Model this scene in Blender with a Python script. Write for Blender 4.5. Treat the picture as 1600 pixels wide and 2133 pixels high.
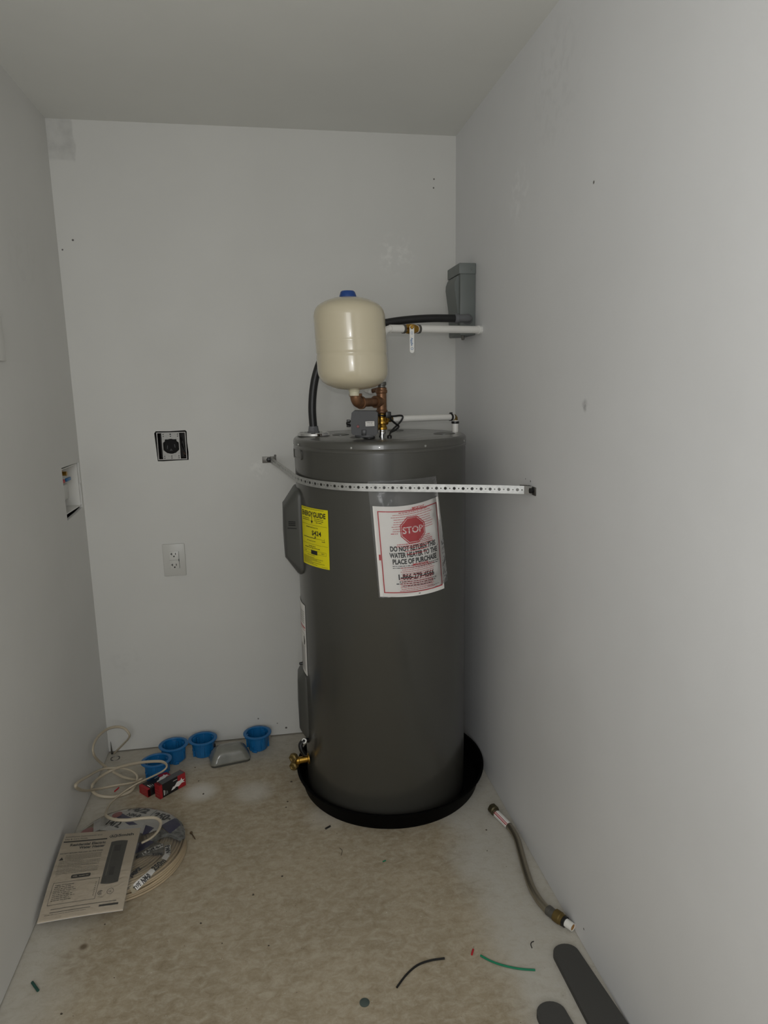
import bpy, bmesh, math, random
from math import sin, cos, pi, radians as rad
from mathutils import Vector, Matrix
from mathutils.geometry import tessellate_polygon

for o in list(bpy.data.objects): bpy.data.objects.remove(o)
SC = bpy.context.scene
COL = SC.collection
W, H = 1.4949, 2.44            # room width and height; back wall is y = 0, camera looks towards +y
REAR = -3.9

# ------------------------------------------------------------------ camera
cam_d = bpy.data.cameras.new('camera'); cam = bpy.data.objects.new('camera', cam_d); COL.objects.link(cam)
CAMP = Vector((0.72273, -2.76006, 1.50328))
Rt = Vector((0.98550, -0.16880, -0.01712)); Dn = Vector((-0.04815, -0.18145, -0.98222)); Fw = Vector((0.16269, 0.96881, -0.18695))
mw = Matrix((Rt, -Dn, -Fw)).transposed().to_4x4(); mw.translation = CAMP
cam.matrix_world = mw
cam_d.sensor_fit = 'HORIZONTAL'; cam_d.sensor_width = 36.0; cam_d.lens = 36.0*1409.457/1600.0
cam_d.clip_start = 0.02
SC.camera = cam

# ------------------------------------------------------------------ world, lights, exposure
world = bpy.data.worlds.new('world'); SC.world = world; world.use_nodes = True
bg = world.node_tree.nodes['Background']; bg.inputs[0].default_value = (0.92, 0.97, 1.0, 1); bg.inputs[1].default_value = 0.27
def area(name, loc, target, sx, sy, power, col):
    d = bpy.data.lights.new(name, 'AREA'); d.shape = 'RECTANGLE'; d.size = sx; d.size_y = sy; d.energy = power; d.color = col
    o = bpy.data.objects.new(name, d); COL.objects.link(o); o.location = loc
    o.rotation_euler = (Vector(target)-Vector(loc)).to_track_quat('-Z', 'Y').to_euler()
    return o
# daylight from the doorway behind the photographer
area('doorway_daylight', (0.42, REAR+0.15, 1.68), (0.75, 0, 1.50), 0.80, 1.45, 17.0, (0.985, 0.995, 1.0))
# the phone's own flash
fd = bpy.data.lights.new('phone_flash', 'POINT'); fd.energy = 10.5; fd.shadow_soft_size = 0.006; fd.color = (1.0, 0.99, 0.97)
fl = bpy.data.objects.new('phone_flash', fd); COL.objects.link(fl); fl.location = CAMP - Dn*0.06 - Rt*0.02
vs = SC.view_settings
vs.view_transform = 'Standard'; vs.look = 'None'; vs.gamma = 1.0; vs.exposure = 0.0; vs.use_curve_mapping = False

# ------------------------------------------------------------------ materials
def lin(c):
    return tuple((x/12.92 if x <= .04045 else ((x+.055)/1.055)**2.4) for x in c)
def hexc(h): return lin(tuple(int(h[i:i+2], 16)/255 for i in (0, 2, 4)))
def mat(name, col, rough=.5, metal=0., coat=0., alpha=1., bump=0., bscale=200., var=0., vscale=8., spec=.5, trans=0.):
    m = bpy.data.materials.new(name); m.use_nodes = True; nt = m.node_tree; N = nt.nodes; L = nt.links
    b = N['Principled BSDF']; c = hexc(col) if isinstance(col, str) else col
    b.inputs['Base Color'].default_value = (*c, 1); b.inputs['Roughness'].default_value = rough
    b.inputs['Metallic'].default_value = metal; b.inputs['Coat Weight'].default_value = coat
    b.inputs['Coat Roughness'].default_value = .05; b.inputs['Alpha'].default_value = alpha
    b.inputs['Specular IOR Level'].default_value = spec
    b.inputs['Transmission Weight'].default_value = trans
    tc = N.new('ShaderNodeTexCoord')
    if var > 0:
        n = N.new('ShaderNodeTexNoise'); n.inputs['Scale'].default_value = vscale; n.inputs['Detail'].default_value = 6
        L.new(tc.outputs['Object'], n.inputs['Vector'])
        r = N.new('ShaderNodeValToRGB'); r.color_ramp.elements[0].position = .3; r.color_ramp.elements[1].position = .7
        r.color_ramp.elements[0].color = (*[x*(1-var) for x in c], 1); r.color_ramp.elements[1].color = (*[min(1, x*(1+var)) for x in c], 1)
        L.new(n.outputs['Fac'], r.inputs[0]); L.new(r.outputs[0], b.inputs['Base Color'])
    if bump > 0:
        n = N.new('ShaderNodeTexNoise'); n.inputs['Scale'].default_value = bscale; n.inputs['Detail'].default_value = 4
        L.new(tc.outputs['Object'], n.inputs['Vector'])
        bp = N.new('ShaderNodeBump'); bp.inputs['Strength'].default_value = bump; bp.inputs['Distance'].default_value = .002
        L.new(n.outputs['Fac'], bp.inputs['Height']); L.new(bp.outputs[0], b.inputs['Normal'])
    return m

def math_node(nt, op, a, b=None, c=None, clamp=False):
    n = nt.nodes.new('ShaderNodeMath'); n.operation = op; n.use_clamp = clamp
    for i, v in enumerate((a, b, c)):
        if v is None: continue
        if isinstance(v, (int, float)): n.inputs[i].default_value = v
        else: nt.links.new(v, n.inputs[i])
    return n.outputs[0]
def smooth(nt, v, lo, hi, a=0., b=1.):
    n = nt.nodes.new('ShaderNodeMapRange'); n.interpolation_type = 'SMOOTHSTEP'
    n.inputs[1].default_value = lo; n.inputs[2].default_value = hi; n.inputs[3].default_value = a; n.inputs[4].default_value = b
    nt.links.new(v, n.inputs[0]); return n.outputs[0]
def mixc(nt, f, a, b):
    n = nt.nodes.new('ShaderNodeMix'); n.data_type = 'RGBA'
    if isinstance(f, (int, float)): n.inputs[0].default_value = f
    else: nt.links.new(f, n.inputs[0])
    for i, v in ((6, a), (7, b)):
        if isinstance(v, tuple): n.inputs[i].default_value = (*v, 1)
        else: nt.links.new(v, n.inputs[i])
    return n.outputs[2]
def noise(nt, vec, scale, detail=5, rough=.55, dist=0.):
    n = nt.nodes.new('ShaderNodeTexNoise'); n.inputs['Scale'].default_value = scale; n.inputs['Detail'].default_value = detail
    n.inputs['Roughness'].default_value = rough; n.inputs['Distortion'].default_value = dist
    nt.links.new(vec, n.inputs['Vector']); return n.outputs['Fac']
def spot(nt, pos, centre, lo, hi):
    n = nt.nodes.new('ShaderNodeVectorMath'); n.operation = 'DISTANCE'; nt.links.new(pos, n.inputs[0]); n.inputs[1].default_value = centre
    return smooth(nt, n.outputs['Value'], lo, hi, 1., 0.)

def wall_material(name, base, rough=.55, specks=(), patch=None, scuffs=()):
    m = bpy.data.materials.new(name); m.use_nodes = True; nt = m.node_tree; b = nt.nodes['Principled BSDF']
    tc = nt.nodes.new('ShaderNodeTexCoord'); P = tc.outputs['Object']
    big = noise(nt, P, 2.2, 4); c = mixc(nt, smooth(nt, big, .3, .7), tuple(x*.965 for x in base), base)
    if patch:      # bare joint compound that took the paint badly: box x0..x1, z0..z1
        sp = nt.nodes.new('ShaderNodeSeparateXYZ'); nt.links.new(P, sp.inputs[0])
        wob = math_node(nt, 'MULTIPLY', math_node(nt, 'SUBTRACT', noise(nt, P, 14, 3), .5), .035)
        x = math_node(nt, 'ADD', sp.outputs[0], wob); z = math_node(nt, 'ADD', sp.outputs[2], wob)
        f = math_node(nt, 'MULTIPLY', smooth(nt, x, patch[1]-.004, patch[1]+.003, 1, 0), smooth(nt, z, patch[2]-.006, patch[2]+.006, 0, 1))
        f2 = math_node(nt, 'MULTIPLY', f, smooth(nt, noise(nt, P, 18, 4), .3, .75, .25, .8))
        c = mixc(nt, f2, c, tuple(x*.66 for x in base))
    for (ctr, r) in specks:
        c = mixc(nt, spot(nt, P, ctr, r*.5, r), c, (.12, .11, .10))
    for (ctr, r, k) in scuffs:
        s = math_node(nt, 'MULTIPLY', spot(nt, P, ctr, r*.2, r), smooth(nt, noise(nt, P, 30, 4), .45, .65))
        c = mixc(nt, s, c, tuple(min(1, x*k) for x in base))
    nt.links.new(c, b.inputs['Base Color'])
    rr = smooth(nt, noise(nt, P, 3.5, 3), .3, .7, rough-.05, rough+.08); nt.links.new(rr, b.inputs['Roughness'])
    b.inputs['Specular IOR Level'].default_value = .35
    bp = nt.nodes.new('ShaderNodeBump'); bp.inputs['Strength'].default_value = .10; bp.inputs['Distance'].default_value = .001
    nt.links.new(noise(nt, P, 260, 3), bp.inputs['Height'])
    b2 = nt.nodes.new('ShaderNodeBump'); b2.inputs['Strength'].default_value = .15; b2.inputs['Distance'].default_value = .01
    nt.links.new(noise(nt, P, 5, 3), b2.inputs['Height']); nt.links.new(bp.outputs[0], b2.inputs['Normal'])
    nt.links.new(b2.outputs[0], b.inputs['Normal'])
    return m

def floor_material():
    m = bpy.data.materials.new('dusty concrete'); m.use_nodes = True; nt = m.node_tree; b = nt.nodes['Principled BSDF']
    tc = nt.nodes.new('ShaderNodeTexCoord'); P = tc.outputs['Object']
    mp = nt.nodes.new('ShaderNodeMapping'); mp.inputs['Scale'].default_value = (1, 1.5, 1); nt.links.new(P, mp.inputs['Vector']); PS = mp.outputs[0]
    n1 = noise(nt, P, 3.0, 9, .72); n2 = noise(nt, PS, 30, 10, .74, .5); n3 = noise(nt, P, 120, 5, .65)
    c = mixc(nt, smooth(nt, n1, .3, .7), hexc('978a73'), hexc('a99c85'))
    c = mixc(nt, math_node(nt, 'MULTIPLY', smooth(nt, n2, .40, .70), .55), c, hexc('c4bba9'))
    c = mixc(nt, math_node(nt, 'MULTIPLY', smooth(nt, n2, .28, .46, 1, 0), .5), c, hexc('7a6c55'))
    c = mixc(nt, math_node(nt, 'MULTIPLY', smooth(nt, n3, .55, .75), .22), c, hexc('cfc7b7'))
    c = mixc(nt, math_node(nt, 'MULTIPLY', smooth(nt, n3, .27, .42, 1, 0), .25), c, hexc('7d705d'))
    # drywall and paint dust that settled along the walls
    sp = nt.nodes.new('ShaderNodeSeparateXYZ'); nt.links.new(P, sp.inputs[0])
    wob = math_node(nt, 'MULTIPLY', math_node(nt, 'SUBTRACT', noise(nt, P, 7, 5), .5), .16)
    xr = math_node(nt, 'ADD', sp.outputs[0], wob); yb = math_node(nt, 'ADD', sp.outputs[1], wob)
    dust = math_node(nt, 'MAXIMUM', smooth(nt, xr, 1.20, 1.33), smooth(nt, xr, .02, .22, .85, 0))
    dust = math_node(nt, 'MAXIMUM', dust, smooth(nt, yb, -.34, -.06, 0, .75))
    dust = math_node(nt, 'MULTIPLY', dust, smooth(nt, n2, .25, .6, .65, 1))
    c = mixc(nt, dust, c, hexc('bdb9af'))
    for ctr, r, k in (((.405, -.36, 0), .085, .85), ((.60, -.40, 0), .10, .55), ((.86, -.60, 0), .10, .35)):
        s = math_node(nt, 'MULTIPLY', spot(nt, P, ctr, r*.25, r), k); c = mixc(nt, s, c, hexc('d0ccc3'))
    c = mixc(nt, spot(nt, P, (.155, -1.04, 0), .004, .016), c, hexc('6f6250'))
    nt.links.new(c, b.inputs['Base Color']); b.inputs['Roughness'].default_value = .78; b.inputs['Specular IOR Level'].default_value = .3
    bp = nt.nodes.new('ShaderNodeBump'); bp.inputs['Strength'].default_value = .35; bp.inputs['Distance'].default_value = .002
    nt.links.new(n3, bp.inputs['Height']); nt.links.new(bp.outputs[0], b.inputs['Normal'])
    return m

def film_material(name, tint=(1, 1, 1), amount=.16, rough=.12, bscale=22):
    m = bpy.data.materials.new(name); m.use_nodes = True; nt = m.node_tree; N = nt.nodes; L = nt.links
    N.remove(N['Principled BSDF']); out = N['Material Output']
    tr = N.new('ShaderNodeBsdfTransparent'); gl = N.new('ShaderNodeBsdfGlossy'); gl.inputs['Roughness'].default_value = rough
    df = N.new('ShaderNodeBsdfDiffuse'); df.inputs[0].default_value = (.75*tint[0], .75*tint[1], .75*tint[2], 1)
    fr = N.new('ShaderNodeFresnel'); fr.inputs[0].default_value = 1.45
    tc = N.new('ShaderNodeTexCoord'); ns = noise(nt, tc.outputs['Object'], bscale, 3, .5, 1.2)
    bp = N.new('ShaderNodeBump'); bp.inputs['Strength'].default_value = .3; bp.inputs['Distance'].default_value = .006; L.new(ns, bp.inputs['Height'])
    L.new(bp.outputs[0], gl.inputs['Normal']); L.new(bp.outputs[0], fr.inputs['Normal'])
    a = N.new('ShaderNodeMixShader'); a.inputs[0].default_value = amount; L.new(tr.outputs[0], a.inputs[1]); L.new(df.outputs[0], a.inputs[2])
    b = N.new('ShaderNodeMixShader'); L.new(fr.outputs[0], b.inputs[0]); L.new(a.outputs[0], b.inputs[1]); L.new(gl.outputs[0], b.inputs[2])
    L.new(b.outputs[0], out.inputs['Surface'])
    return m

def braid_material():
    m = mat('braided steel', '8b8474', .28, .85); nt = m.node_tree; b = nt.nodes['Principled BSDF']
    uv = nt.nodes.new('ShaderNodeUVMap'); wv = nt.nodes.new('ShaderNodeTexWave'); wv.wave_type = 'BANDS'; wv.bands_direction = 'DIAGONAL'
    mp = nt.nodes.new('ShaderNodeMapping'); mp.inputs['Scale'].default_value = (9, 170, 1)
    nt.links.new(uv.outputs[0], mp.inputs[0]); nt.links.new(mp.outputs[0], wv.inputs['Vector']); wv.inputs['Scale'].default_value = 1
    c = mixc(nt, wv.outputs['Fac'], hexc('857d6b'), hexc('b3ab9a')); nt.links.new(c, b.inputs['Base Color'])
    return m

M = {}
PAINT = hexc('d5d4cf')
M['wall_back'] = wall_material('wall paint back', PAINT, .5, specks=[((1.407, 0, 2.282), .004), ((1.405, 0, 2.25), .004), ((.054, 0, 2.035), .005), ((.737, 0, .035), .006), ((.015, 0, 2.001), .004), ((.745, 0, 1.224), .006), ((.62, 0, .09), .004), ((.70, 0, .06), .003)],
    patch=(0, .092, 2.305), scuffs=[((1.25, 0, 2.0), .10, 1.12), ((.68, 0, 1.17), .06, 1.12), ((.1, 0, .4), .09, .93)])
M['wall_left'] = wall_material('wall paint left', hexc('dddcd8'), .5, scuffs=[((0, -.4, 1.9), .2, .95)])
M['wall_right'] = wall_material('wall paint right', hexc('dfdfdf'), .5, specks=[((W, -.588, 2.483), .004), ((W, -1.182, 1.953), .005), ((W, -1.29, .051), .004), ((W, -.84, 1.205), .004), ((W, -.80, 1.207), .003)],
    scuffs=[((W, -.95, 2.25), .22, .93), ((W, -1.18, 1.44), .022, .6), ((W, -.7, 2.05), .12, 1.08)])
M['ceiling'] = wall_material('ceiling paint', hexc('e7e7e2'), .75)
M['floor'] = floor_material()
M['dark'] = mat('dark light blocking slab', '2a2622', .9)  # for the added slabs behind the walls; gap darkness is put into this colour
M['gyp'] = mat('raw gypsum edge', 'b8b2a8', .9, bump=.4)
M['jacket'] = mat('charcoal enamel jacket', '45443f', .30, coat=.35, spec=.45, bump=.02, bscale=40)
M['lid'] = mat('charcoal enamel lid', '4b4a45', .30, coat=.45, bump=.02, bscale=40)
M['lidtop'] = mat('dusty lid top', '5f5d57', .28, coat=.3, var=.5, vscale=16)
M['cover'] = mat('grey moulded access cover', '4a4a46', .45)
M['blackplastic'] = mat('black plastic', '131313', .38)
M['pan'] = mat('black pan plastic', '080808', .6, bump=.05, bscale=60, spec=.06)
M['cream'] = mat('cream enamel', 'c9bfa5', .2, coat=.35)
M['creamneck'] = mat('taped cream thread', 'd2cdb4', .6, bump=.5, bscale=300)
M['bluecap'] = mat('blue plastic cap', '1f4486', .4)
M['copper'] = mat('aged bronze fitting', '77563d', .42, .6, var=.3, vscale=40)
M['brass'] = mat('yellow brass', 'b28a3c', .28, .95, var=.15, vscale=60)
M['brassdull'] = mat('dull brass', '75633a', .5, .7)
M['whitepipe'] = mat('white pex pipe', 'e6e4de', .35)
M['whiteplastic'] = mat('white plastic', 'e2e1dc', .35)
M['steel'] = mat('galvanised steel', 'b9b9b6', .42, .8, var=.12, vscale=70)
M['steeldark'] = mat('darker grey steel', '6f6d68', .45, .8)  # darker steel of the brackets, crimp rings and ferrule
M['chrome'] = mat('bright chrome', 'cfcfcf', .12, 1)
M['conduit'] = mat('black liquidtight conduit', '1d1d1d', .42)
M['greyfit'] = mat('grey conduit fitting', '67686a', .5)
M['greybox'] = mat('grey painted steel', '6a6f6c', .5, var=.05)
M['greyboxlid'] = mat('grey painted steel lid', '6e7370', .5)
M['actuator'] = mat('dark grey actuator housing', '434344', .55, bump=.08, bscale=500)
M['red'] = mat('red print', 'b8212c', .5)
M['redbox'] = mat('red carton', 'a32029', .35)
M['blackbox'] = mat('black carton', '1b1a1c', .35)
M['greycard'] = mat('dark grey carton', '47474a', .4)
M['paper'] = mat('white paper', 'e9e6e1', .55)
M['paperwarm'] = mat('cream paper', 'dccfbb', .6, spec=.2)
M['ink'] = mat('black ink', '1a1a1a', .5)
M['inkgrey'] = mat('grey ink', '423f38', .6)
M['yellow'] = mat('yellow label', 'e8dc10', .4)
M['bluebox'] = mat('blue moulded plastic', '17679f', .34)
M['navy'] = mat('navy print', '29245f', .35)
M['pink'] = mat('pink print', 'c06a66', .4)
M['cable'] = mat('cream cable jacket', 'b8ac96', .42)
M['cabletan'] = mat('tan coiled cable', 'b3a184', .4, var=.1)
M['smoke'] = mat('smoked plastic dome', '7b7b73', .14, coat=.5, var=.12, vscale=30)
M['pad'] = mat('dark grey foam', '43423f', .85, bump=.3, bscale=400)
M['green'] = mat('green insulation', '137a57', .35)
M['rust'] = mat('brown steel screw', '6a5843', .5, .6)
M['debris'] = mat('grit', '4d453a', .9)
M['chip'] = mat('white chips', 'c8c2b4', .9)
M['tan'] = mat('orange brown bore', 'a97a3c', .7)
M['film'] = film_material('clear plastic film', amount=.05)
M['film2'] = film_material('clear wrap film', amount=.03, rough=.18, bscale=40)
M['braid'] = braid_material()

# ------------------------------------------------------------------ mesh helpers
class MB:
    def __init__(s): s.v = []; s.f = []; s.uv = {}
    def add(s, vs, fs):
        n = len(s.v); s.v += [tuple(x) for x in vs]; s.f += [tuple(i+n for i in f) for f in fs]; return s
    def merge(s, o, mtx=None):
        return s.add([(mtx @ Vector(v)) if mtx else v for v in o.v], o.f)
    def xf(s, mtx): s.v = [tuple(mtx @ Vector(v)) for v in s.v]; return s
def box(x0, x1, y0, y1, z0, z1, bev=0.):
    m = MB()
    if bev <= 0:
        v = [(x, y, z) for x in (x0, x1) for y in (y0, y1) for z in (z0, z1)]
        return m.add(v, [(0, 1, 3, 2), (4, 6, 7, 5), (0, 4, 5, 1), (2, 3, 7, 6), (0, 2, 6, 4), (1, 5, 7, 3)])
    bm = bmesh.new(); bmesh.ops.create_cube(bm, size=1)
    for v in bm.verts: v.co = Vector(((x0+x1)/2+v.co.x*(x1-x0), (y0+y1)/2+v.co.y*(y1-y0), (z0+z1)/2+v.co.z*(z1-z0)))
    bmesh.ops.bevel(bm, geom=bm.edges[:], offset=bev, segments=2, profile=.5, affect='EDGES')
    bm.verts.index_update(); m.add([v.co[:] for v in bm.verts], [[v.index for v in f.verts] for f in bm.faces]); bm.free(); return m
def frame_for(d):
    d = Vector(d).normalized(); a = Vector((0, 0, 1)) if abs(d.z) < .95 else Vector((1, 0, 0))
    u = a.cross(d).normalized(); return u, d.cross(u)
def lathe(prof, base=(0, 0, 0), axis=(0, 0, 1), n=32, cap=True, a0=0., rfun=None):
    """prof = [(radius, height)] turned round axis from base"""
    base = Vector(base); axis = Vector(axis).normalized(); u, w = frame_for(axis); vs = []; fs = []
    if abs(axis.z) > .999: u, w = Vector((1, 0, 0)), Vector((0, 1, 0)) * (1 if axis.z > 0 else -1)
    for r, h in prof:
        for i in range(n):
            a = a0+2*pi*i/n; rr = r*(rfun(a) if rfun else 1); vs.append(base+axis*h+(u*cos(a)+w*sin(a))*rr)
    for k in range(len(prof)-1):
        for i in range(n):
            j = (i+1) % n; fs.append((k*n+i, k*n+j, (k+1)*n+j, (k+1)*n+i))
    if cap:
        if prof[0][0] > 1e-6: fs.append(tuple(range(n))[::-1])
        if prof[-1][0] > 1e-6: fs.append(tuple((len(prof)-1)*n+i for i in range(n)))
    return MB().add(vs, fs)
def catmull(pts, k=8):
    P = [Vector(p) for p in pts]; P = [P[0]*2-P[1]]+P+[P[-1]*2-P[-2]]; out = []
    for i in range(1, len(P)-2):
        for j in range(k):
            t = j/k; a, b, c, d = P[i-1:i+3]
            out.append(.5*((2*b)+(c-a)*t+(2*a-5*b+4*c-d)*t*t+(3*b-a-3*c+d)*t**3))
    out.append(P[-2]); return out
def sweep(path, sect, cap=True, up=None, twist=0.):
    """sweep a closed 2D section [(a,b)] along path; transported frames, or fixed up"""
    P = [Vector(p) for p in path]; n = len(sect); vs = []; fs = []; U = None
    for i, p in enumerate(P):
        t = ((P[i+1] if i+1 < len(P) else p)-(P[i-1] if i else p)).normalized()
        if up is not None:
            w = (Vector(up)-t*Vector(up).dot(t)).normalized(); U = w.cross(t)
        else:
            if U is None: U = frame_for(t)[0]
            else: U = (U-t*U.dot(t)).normalized()
            w = t.cross(U)
        for a, b in sect: vs.append(p+U*a+w*b)
    for i in range(len(P)-1):
        for j in range(n):
            k = (j+1) % n; fs.append((i*n+j, i*n+k, (i+1)*n+k, (i+1)*n+j))
    if cap: fs.append(tuple(range(n))[::-1]); fs.append(tuple((len(P)-1)*n+j for j in range(n)))
    return MB().add(vs, fs)
def circ(r, n=12, rb=None): return [(r*cos(2*pi*i/n), (rb or r)*sin(2*pi*i/n)) for i in range(n)]
def tube(path, r, n=14): return sweep(path, circ(r, n))
def cyl(p0, p1, r, n=24, r2=None):
    d = Vector(p1)-Vector(p0); return lathe([(r, 0), (r2 if r2 is not None else r, d.length)], p0, d, n)
def prism(poly, z0, z1, mtx=None):
    """convex or concave polygon poly [(x,y)] extruded z0..z1"""
    n = len(poly); vs = [(x, y, z0) for x, y in poly]+[(x, y, z1) for x, y in poly]
    tri = tessellate_polygon([[Vector((x, y, 0)) for x, y in poly]])
    area2 = sum(poly[i][0]*poly[(i+1) % n][1]-poly[(i+1) % n][0]*poly[i][1] for i in range(n))
    fs = []
    for a, b, c in tri:
        A, B, C = (Vector((*poly[i], 0)) for i in (a, b, c))
        if (B-A).cross(C-A).z < 0: a, b, c = a, c, b
        fs += [(c, b, a), (a+n, b+n, c+n)]
    for i in range(n):
        j = (i+1) % n; q = (i, j, j+n, i+n); fs.append(q if area2 > 0 else q[::-1])
    m = MB().add(vs, fs); return m.xf(mtx) if mtx else m
def rrect(x0, x1, y0, y1, r, k=4):
    out = []
    for cx, cy, a in ((x1-r, y1-r, 0), (x0+r, y1-r, 90), (x0+r, y0+r, 180), (x1-r, y0+r, 270)):
        for i in range(k+1): t = rad(a+90*i/k); out.append((cx+r*cos(t), cy+r*sin(t)))
    return out

def setp(o, label=None, cat=None, group=None, kind=None):
    if label: o['label'] = label
    if cat: o['category'] = cat
    if group: o['group'] = group
    if kind: o['kind'] = kind
    return o
def root_loc(o):
    while o.parent: o = o.parent
    return o.location.copy()
def obj(name, mb, m, parent=None, label=None, smooth_ang=35, kind=None, cat=None, group=None, org=None):
    """geometry is given in world space; stored relative to the thing's base point"""
    L0 = root_loc(parent) if parent else Vector(org) if org is not None else Vector((0, 0, 0))
    me = bpy.data.meshes.new(name); me.from_pydata([tuple(Vector(v)-L0) for v in mb.v], [], mb.f)
    me.validate()
    if smooth_ang:
        me.polygons.foreach_set('use_smooth', [True]*len(me.polygons)); me.set_sharp_from_angle(angle=rad(smooth_ang))
    me.materials.append(m if not isinstance(m, str) else M[m])
    o = bpy.data.objects.new(name, me); COL.objects.link(o)
    if parent: o.parent = parent
    else: o.location = L0
    return setp(o, label, cat, group, kind)
def thing(name, loc, label, cat, group=None):
    o = bpy.data.objects.new(name, None); COL.objects.link(o); o.location = loc; o.empty_display_size = .03
    return setp(o, label, cat, group)
def dup(root, loc, rot, label=None):
    def cp(o, parent):
        c = o.copy(); COL.objects.link(c)
        if parent: c.parent = parent
        for ch in o.children: cp(ch, c)
        return c
    r = cp(root, None); r.location = loc; r.rotation_euler = rot
    if label: r['label'] = label
    return r

# flat artwork: polygons in the (u,v) plane, later laid on a surface by a mapping function
class Art:
    def __init__(s): s.m = MB()
    def quad(s, p, seg=1):
        for i in range(seg):
            a, b = i/seg, (i+1)/seg; P = [Vector(q) for q in p]
            s.m.add([tuple(P[0].lerp(P[1], a))+(0,), tuple(P[0].lerp(P[1], b))+(0,), tuple(P[3].lerp(P[2], b))+(0,), tuple(P[3].lerp(P[2], a))+(0,)], [(0, 1, 2, 3)])
        return s
    def rect(s, u0, u1, v0, v1, seg=None):
        return s.quad([(u0, v0), (u1, v0), (u1, v1), (u0, v1)], seg or max(1, int((u1-u0)/.012)))
    def line(s, u0, v0, u1, v1, w, seg=None):
        d = Vector((u1-u0, v1-v0)); L = d.length; n = Vector((-d.y, d.x))/L*w/2
        return s.quad([(u0-n.x, v0-n.y), (u1-n.x, v1-n.y), (u1+n.x, v1+n.y), (u0+n.x, v0+n.y)], seg or max(1, int(L/.012)))
    def frame(s, u0, u1, v0, v1, w):
        return s.rect(u0, u1, v0, v0+w).rect(u0, u1, v1-w, v1).line(u0+w/2, v0, u0+w/2, v1, w).line(u1-w/2, v0, u1-w/2, v1, w)
    def poly(s, p):
        tri = tessellate_polygon([[Vector((x, y, 0)) for x, y in p]]); out = []
        for a, b, c in tri:
            A, B, C = (Vector((*p[i], 0)) for i in (a, b, c))
            out.append((a, b, c) if (B-A).cross(C-A).z > 0 else (a, c, b))
        s.m.add([(x, y, 0) for x, y in p], out); return s
    def ring(s, cx, cy, r0, r1, n=32, a0=0, a1=360, ex=1.):
        st = [rad(a0+(a1-a0)*i/n) for i in range(n+1)]
        for a, b in zip(st, st[1:]):
            s.m.add([(cx+r0*cos(a)*ex, cy+r0*sin(a), 0), (cx+r1*cos(a)*ex, cy+r1*sin(a), 0), (cx+r1*cos(b)*ex, cy+r1*sin(b), 0), (cx+r0*cos(b)*ex, cy+r0*sin(b), 0)], [(0, 1, 2, 3)])
        return s
    def text(s, t, u, v, h, width=None, align='C', bold=.0, rot=0.):
        """text with cap height h centred on (u,v), squeezed to width"""
        cu = bpy.data.curves.new('t', 'FONT'); cu.body = t; cu.size = 1; cu.resolution_u = 3; cu.offset = bold
        o = bpy.data.objects.new('t', cu); COL.objects.link(o)
        me = bpy.data.meshes.new_from_object(o, depsgraph=bpy.context.evaluated_depsgraph_get())
        vs = [v_.co.copy() for v_ in me.vertices]; fs = [tuple(p.vertices) for p in me.polygons]
        bpy.data.objects.remove(o); bpy.data.curves.remove(cu); bpy.data.meshes.remove(me)
        if not vs: return s
        x0 = min(p.x for p in vs); x1 = max(p.x for p in vs); sy = h/.70; w0 = x1-x0; sx = (width/w0) if width else sy
        sh = {'C': -(x0+x1)/2, 'L': -x0, 'R': -x1}[align]; c, n = cos(rot), sin(rot); out = []
        for p in vs:
            x = (p.x+sh)*sx; y = (p.y-.35)*sy; out.append((u+x*c-y*n, v+x*n+y*c, 0))
        s.m.add(out, fs); return s
    def fine(s, u0, u1, v, h, rng, fill=.85, slope=0.):
        """a line of print too small to read: word-sized dashes"""
        u = u0
        while u < u1:
            w = min(rng.uniform(.003, .011), u1-u)
            if w > .0012: s.quad([(u, v+slope*(u-u0)), (u+w, v+slope*(u+w-u0)), (u+w, v+h+slope*(u+w-u0)), (u, v+h+slope*(u-u0))])
            u += w+h*rng.uniform(.6, 1.1)
        return s
    def lay(s, fn, off, mx=.012):
        if mx and s.m.v:
            bm = bmesh.new(); bv = [bm.verts.new(v) for v in s.m.v]; bm.verts.index_update()
            for f in s.m.f:
                try: bm.faces.new([bv[i] for i in f])
                except ValueError: pass
            for _ in range(4):
                es = [e for e in bm.edges if e.calc_length() > mx]
                if not es: break
                bmesh.ops.subdivide_edges(bm, edges=es, cuts=1, use_grid_fill=True)
                bmesh.ops.triangulate(bm, faces=[f for f in bm.faces if len(f.verts) > 3])
            bm.verts.index_update(); s.m = MB().add([v.co[:] for v in bm.verts], [[v.index for v in f.verts] for f in bm.faces]); bm.free()
        m = MB(); m.v = [tuple(fn(x, y, off)) for x, y, _ in s.m.v]; m.f = s.m.f; return m
def sheet(fn, w, h, nu, nv, t0, t1):
    """a thin closed sheet 0..w by 0..h between offsets t0 and t1"""
    vs = []; fs = []; n = (nu+1)*(nv+1)
    for t in (t0, t1):
        for j in range(nv+1):
            for i in range(nu+1): vs.append(tuple(fn(w*i/nu, h*j/nv, t)))
    I = lambda i, j, k: k*n+j*(nu+1)+i
    for j in range(nv):
        for i in range(nu):
            fs.append((I(i, j, 1), I(i+1, j, 1), I(i+1, j+1, 1), I(i, j+1, 1))); fs.append((I(i, j, 0), I(i, j+1, 0), I(i+1, j+1, 0), I(i+1, j, 0)))
    for i in range(nu): fs.append((I(i, 0, 0), I(i+1, 0, 0), I(i+1, 0, 1), I(i, 0, 1))); fs.append((I(i, nv, 0), I(i, nv, 1), I(i+1, nv, 1), I(i+1, nv, 0)))
    for j in range(nv): fs.append((I(0, j, 0), I(0, j, 1), I(0, j+1, 1), I(0, j+1, 0))); fs.append((I(nu, j, 0), I(nu, j+1, 0), I(nu, j+1, 1), I(nu, j, 1)))
    return MB().add(vs, fs)

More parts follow.
